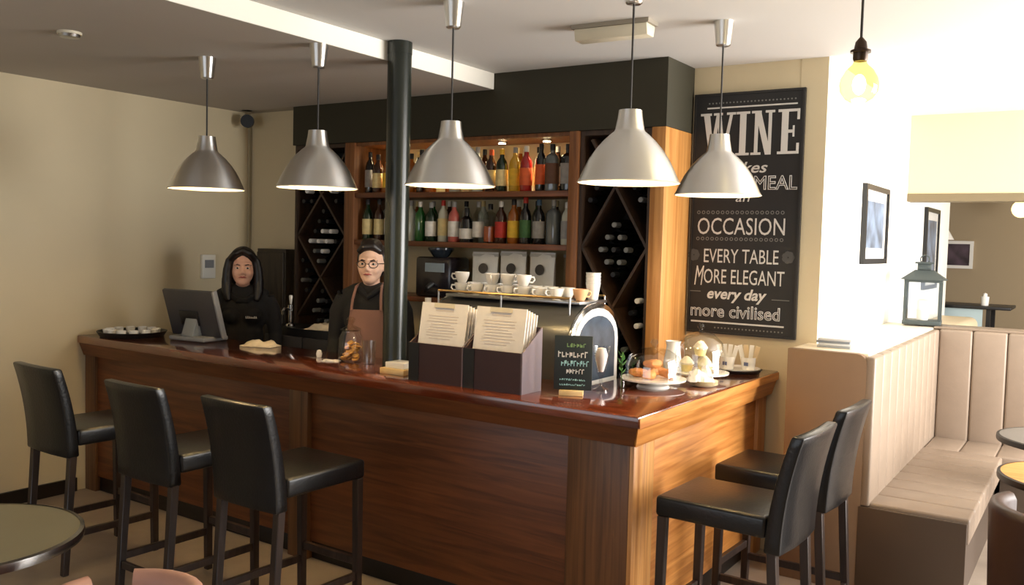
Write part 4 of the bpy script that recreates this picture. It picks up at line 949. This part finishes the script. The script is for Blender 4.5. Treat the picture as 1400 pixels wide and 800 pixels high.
# ------------------------------------------------------------------ people
def remesh(mb, name, mat, parent, vox=.008, it=4):
    tmp = bpy.data.objects.new('tmp', mb.mesh('tmp', None, smooth=False)); COL.objects.link(tmp)
    r = tmp.modifiers.new('r', 'REMESH'); r.mode = 'VOXEL'; r.voxel_size = vox; r.use_smooth_shade = True
    q = tmp.modifiers.new('s', 'SMOOTH'); q.iterations = it; q.factor = .5
    bpy.context.view_layer.update()
    me = bpy.data.meshes.new_from_object(tmp.evaluated_get(bpy.context.evaluated_depsgraph_get())); me.name = name
    bpy.data.objects.remove(tmp)
    me.materials.clear(); me.materials.append(mat)
    for p in me.polygons: p.use_smooth = True; p.material_index = 0
    o = bpy.data.objects.new(name, me); COL.objects.link(o); o.parent = parent
    return o
def person(label, loc, rz, S, hs, skin, female_hair, wear):
    t = thing('person', label, 'person', loc, rz)
    def limb(m, sx_, g, hand=True):
        m.tube([(sx_*.165, .015, 1.365), (sx_*.205, .02, 1.28), (sx_*.23, .035, 1.10), (sx_*.228, -.03, .98), (sx_*.215, -.10, .87)], [.05+g, .05+g, .04+g, .036+g, .027+g], 12)
    def leg_(m, sx_, g):
        m.tube([(sx_*.085, .0, .93), (sx_*.095, -.005, .72), (sx_*.095, .0, .50), (sx_*.095, .02, .30), (sx_*.095, .02, .09)], [.088+g, .075+g, .056+g, .052+g, .038+g], 12)
    def torso(m, g):
        m.ell((0, .005, 1.25), (.162+g, .10+g, .17+g)).ell((0, .0, 1.09), (.138+g, .095+g, .17)).ell((0, .01, .94), (.158+g, .108+g, .12))
        m.tube([(-.16, .015, 1.36), (-.09, .015, 1.395), (0, .015, 1.40), (.09, .015, 1.395), (.16, .015, 1.36)], [.048+g, .052+g, .06+g, .052+g, .048+g], 12)
        if female_hair: m.ell((-.065, -.075, 1.24), (.06+g, .05+g, .06)).ell((.065, -.075, 1.24), (.06+g, .05+g, .06))
    b = MB(); torso(b, 0)
    for sx_ in (-1, 1):
        limb(b, sx_, 0); leg_(b, sx_, 0)
        b.ell((sx_*.095, -.05, .045), (.042, .12, .045))
        hx, hy, hz = sx_*.212, -.125, .835
        b.ell((hx, hy-.012, hz-.008), (.018, .04, .042))
        for k in range(4):     # four fingers hang down and curl slightly inwards
            y = hy-.045+.022*k; L = (.062, .074, .078, .066)[k]
            b.tube([(hx, y, hz-.03), (hx-sx_*.004, y-.004, hz-.03-L*.55), (hx-sx_*.016, y-.01, hz-.03-L)], [.0095, .0088, .0075], 8)
        b.tube([(hx, hy-.035, hz+.012), (hx-sx_*.014, hy-.066, hz-.016), (hx-sx_*.018, hy-.072, hz-.05)], [.011, .010, .008], 8)
    HZ = 1.575
    def hp(p): return (p[0]*hs, p[1]*hs, HZ + (p[2])*hs)
    b.tube([(0, .02, 1.36), (0, .012, 1.44), hp((0, .01, -.04))], [.062, .052, .052], 14)
    def he(c, r): b.ell(hp(c), tuple(v*hs for v in r), 18, 12)
    he((0, .012, .02), (.074, .095, .1)); he((0, -.02, -.02), (.068, .072, .085)); he((0, -.045, -.078), (.042, .042, .035)); he((0, -.03, -.06), (.056, .05, .042))
    b.tube([hp((0, -.085, .012)), hp((0, -.102, -.018)), hp((0, -.107, -.03))], [.010*hs, .013*hs, .014*hs], 8)
    for sx_ in (-1, 1):
        he((sx_*.012, -.096, -.033), (.010, .011, .008)); he((sx_*.073, .012, -.01), (.010, .018, .03)); he((sx_*.034, -.062, -.03), (.026, .024, .026))
    b.tube([hp((-.05, -.072, .028)), hp((0, -.086, .03)), hp((.05, -.072, .028))], [.012*hs]*3, 8)
    he((0, -.086, -.056), (.022, .009, .010))
    body = remesh(b, 'body', skin, t, .0075, 3)
    # face
    for sx_ in (-1, 1):
        e = MB().ell(hp((sx_*.031, -.0815, .004)), (.0135*hs, .006*hs, .0065*hs), 12, 8).build('eye', pbr('eye_white', (216, 206, 198), .3), t)
        MB().ell(hp((sx_*.031, -.0865, .004)), (.0062*hs, .003*hs, .0062*hs), 10, 6).build('iris', pbr('iris_dark', (34, 24, 20), .2), e)
        MB().tube([hp((sx_*.014, -.089, .022)), hp((sx_*.033, -.087, .027)), hp((sx_*.052, -.074, .021))], [.003*hs, .0036*hs, .002*hs], 6).build('eyebrow', HAIR, t)
    MB().tube([hp((-.023, -.088, -.056)), hp((-.008, -.0965, -.053)), hp((0, -.0965, -.055)), hp((.008, -.0965, -.053)), hp((.023, -.088, -.056))], [.002*hs, .0052*hs, .005*hs, .0052*hs, .002*hs], 8).build('mouth', LIPS, t)
    # clothes
    c = MB(); torso(c, .012)
    for sx_ in (-1, 1): limb(c, sx_, .011)
    c.tube([(0, .018, 1.36), (0, .014, 1.44)], [.075, .064], 14)
    remesh(c, wear, BLKCLOTH, t, .010, 4)
    c = MB(); c.ell((0, .01, .92), (.172, .122, .13))
    for sx_ in (-1, 1): leg_(c, sx_, .012)
    remesh(c, 'trousers', pbr('dark_trousers', (24, 24, 28), .85), t, .011, 4)
    for sx_ in (-1, 1):
        MB().ell((sx_*.095, -.05, .046), (.05, .13, .046)).build('shoe', BLACK, t)
    t.scale = (S, S, S)
    return t, hp, hs
p1, hp, hs = person('woman with long black hair in a black hooded top behind the till', (-4.99, 4.20, 0), .84, .962, 1.12, SKIN, True, 'hooded_top')
h = MB()
def hh(c, r): h.ell(hp(c), tuple(v*hs for v in r), 18, 12)
hh((0, .03, .045), (.089, .098, .098)); hh((0, .045, -.03), (.088, .075, .12))
h.tube([hp((-.082, -.03, .06)), hp((-.095, -.025, -.01)), hp((-.098, -.02, -.09)), hp((-.096, -.035, -.15)), hp((-.085, -.06, -.21))], [.024*hs, .029*hs, .034*hs, .034*hs, .018*hs], 10)
h.tube([hp((.082, -.03, .06)), hp((.095, -.025, -.01)), hp((.098, -.02, -.09)), hp((.096, -.035, -.15)), hp((.085, -.06, -.21))], [.024*hs, .029*hs, .034*hs, .034*hs, .018*hs], 10)
h.tube([hp((-.078, -.035, .06)), hp((-.045, -.068, .098)), hp((0, -.055, .118)), hp((.045, -.068, .098)), hp((.078, -.035, .06))], [.022*hs]*5, 10)
h.ell(hp((0, .06, -.13)), (.11*hs, .06*hs, .08*hs))
remesh(h, 'hair', HAIR, p1, .009, 4)
m = MB(); rnd = random.Random(6); x = .025
for k in range(7):
    m.box(x, x+.006, -.146, -.139, 1.225, 1.225+rnd.uniform(.01, .018)); m.box(x, x+.009, -.146, -.139, 1.225, 1.229); x += .0115
m.build('chest_logo', CHALK, p1, smooth=False)
hd = MB().tube([(-.10, .06, 1.40), (-.09, -.03, 1.385), (-.03, -.085, 1.35), (.03, -.085, 1.35), (.09, -.03, 1.385), (.10, .06, 1.40), (0, .11, 1.42), (-.10, .06, 1.40)], .026, 10).build('hood_collar', BLKCLOTH, p1)

p2, hp, hs = person('person with swept-up dark hair and glasses in a mauve apron behind the bar', (-3.84, 4.24, 0), .50, 1.005, 1.1, SKIN2, False, 'black_shirt')
h = MB()
hh((0, .035, .05), (.081, .088, .085)); hh((0, .07, -.02), (.07, .045, .07))
h.tube([hp((-.066, -.03, .068)), hp((-.03, -.055, .098)), hp((.02, -.055, .105)), hp((.064, -.03, .07))], [.018*hs, .026*hs, .028*hs, .018*hs], 10)
hh((.0, -.01, .115), (.062, .06, .035)); hh((-.074, .02, .03), (.012, .03, .04)); hh((.074, .02, .03), (.012, .03, .04))
remesh(h, 'hair', HAIR2, p2, .009, 4)
g = MB()
for sx_ in (-1, 1):
    g.tube([hp((sx_*.034+.024*math.cos(a*PI/8), -.0995+.012*abs(math.cos(a*PI/8))*(1 if math.cos(a*PI/8)*sx_ > 0 else 0), .002+.019*math.sin(a*PI/8))) for a in range(17)], .0022*hs, 6)
    g.tube([hp((sx_*.058, -.087, .006)), hp((sx_*.078, -.04, .008)), hp((sx_*.08, .02, .0))], .0022*hs, 6)
g.tube([hp((-.011, -.0995, .004)), hp((.011, -.0995, .004))], .0022*hs, 6)
g.build('glasses', pbr('dark_frames', (36, 26, 22), .3), p2)
a = MB(); N = 10; vs = []; fs = []
for k in range(13):
    f = k/12; z = .62 + .68*f; ww = .155 if f < .45 else .155 - (f-.45)/.55*.055
    for i in range(N+1):
        u = -1 + 2*i/N; xx_ = ww*u; rb = (.118 + .01*math.sin(f*3)) * math.sqrt(max(0, 1-(xx_/.19)**2)); vs.append((xx_, -rb-.012, z))
nb = len(vs)
vs += [(x, y+.006, z) for x, y, z in vs]
for k in range(12):
    for i in range(N):
        q = k*(N+1)+i; fs.append((q, q+1, q+N+2, q+N+1)); fs.append((nb+q, nb+q+N+1, nb+q+N+2, nb+q+1))
for k in range(12):
    q = k*(N+1); fs.append((q, q+N+1, nb+q+N+1, nb+q)); q += N; fs.append((q, nb+q, nb+q+N+1, q+N+1))
for i in range(N):
    fs.append((i, nb+i, nb+i+1, i+1)); q = 12*(N+1)+i; fs.append((q, q+1, nb+q+1, nb+q))
ap = a.add(vs, fs).build('apron', APRON, p2, ang=80)
for sx_ in (-1, 1):
    MB().tube([(sx_*.092, -.118, 1.295), (sx_*.088, -.105, 1.36), (sx_*.08, -.055, 1.435), (sx_*.07, .02, 1.455), (sx_*.04, .085, 1.43)], .009, 6).build('apron_strap', APRON, ap)
MB().tube([(-.07, .05, 1.435), (-.075, -.02, 1.43), (-.03, -.07, 1.40), (0, -.085, 1.375), (.03, -.07, 1.40), (.075, -.02, 1.43), (.07, .05, 1.435)], .02, 8).build('shirt_collar', BLKCLOTH, p2)
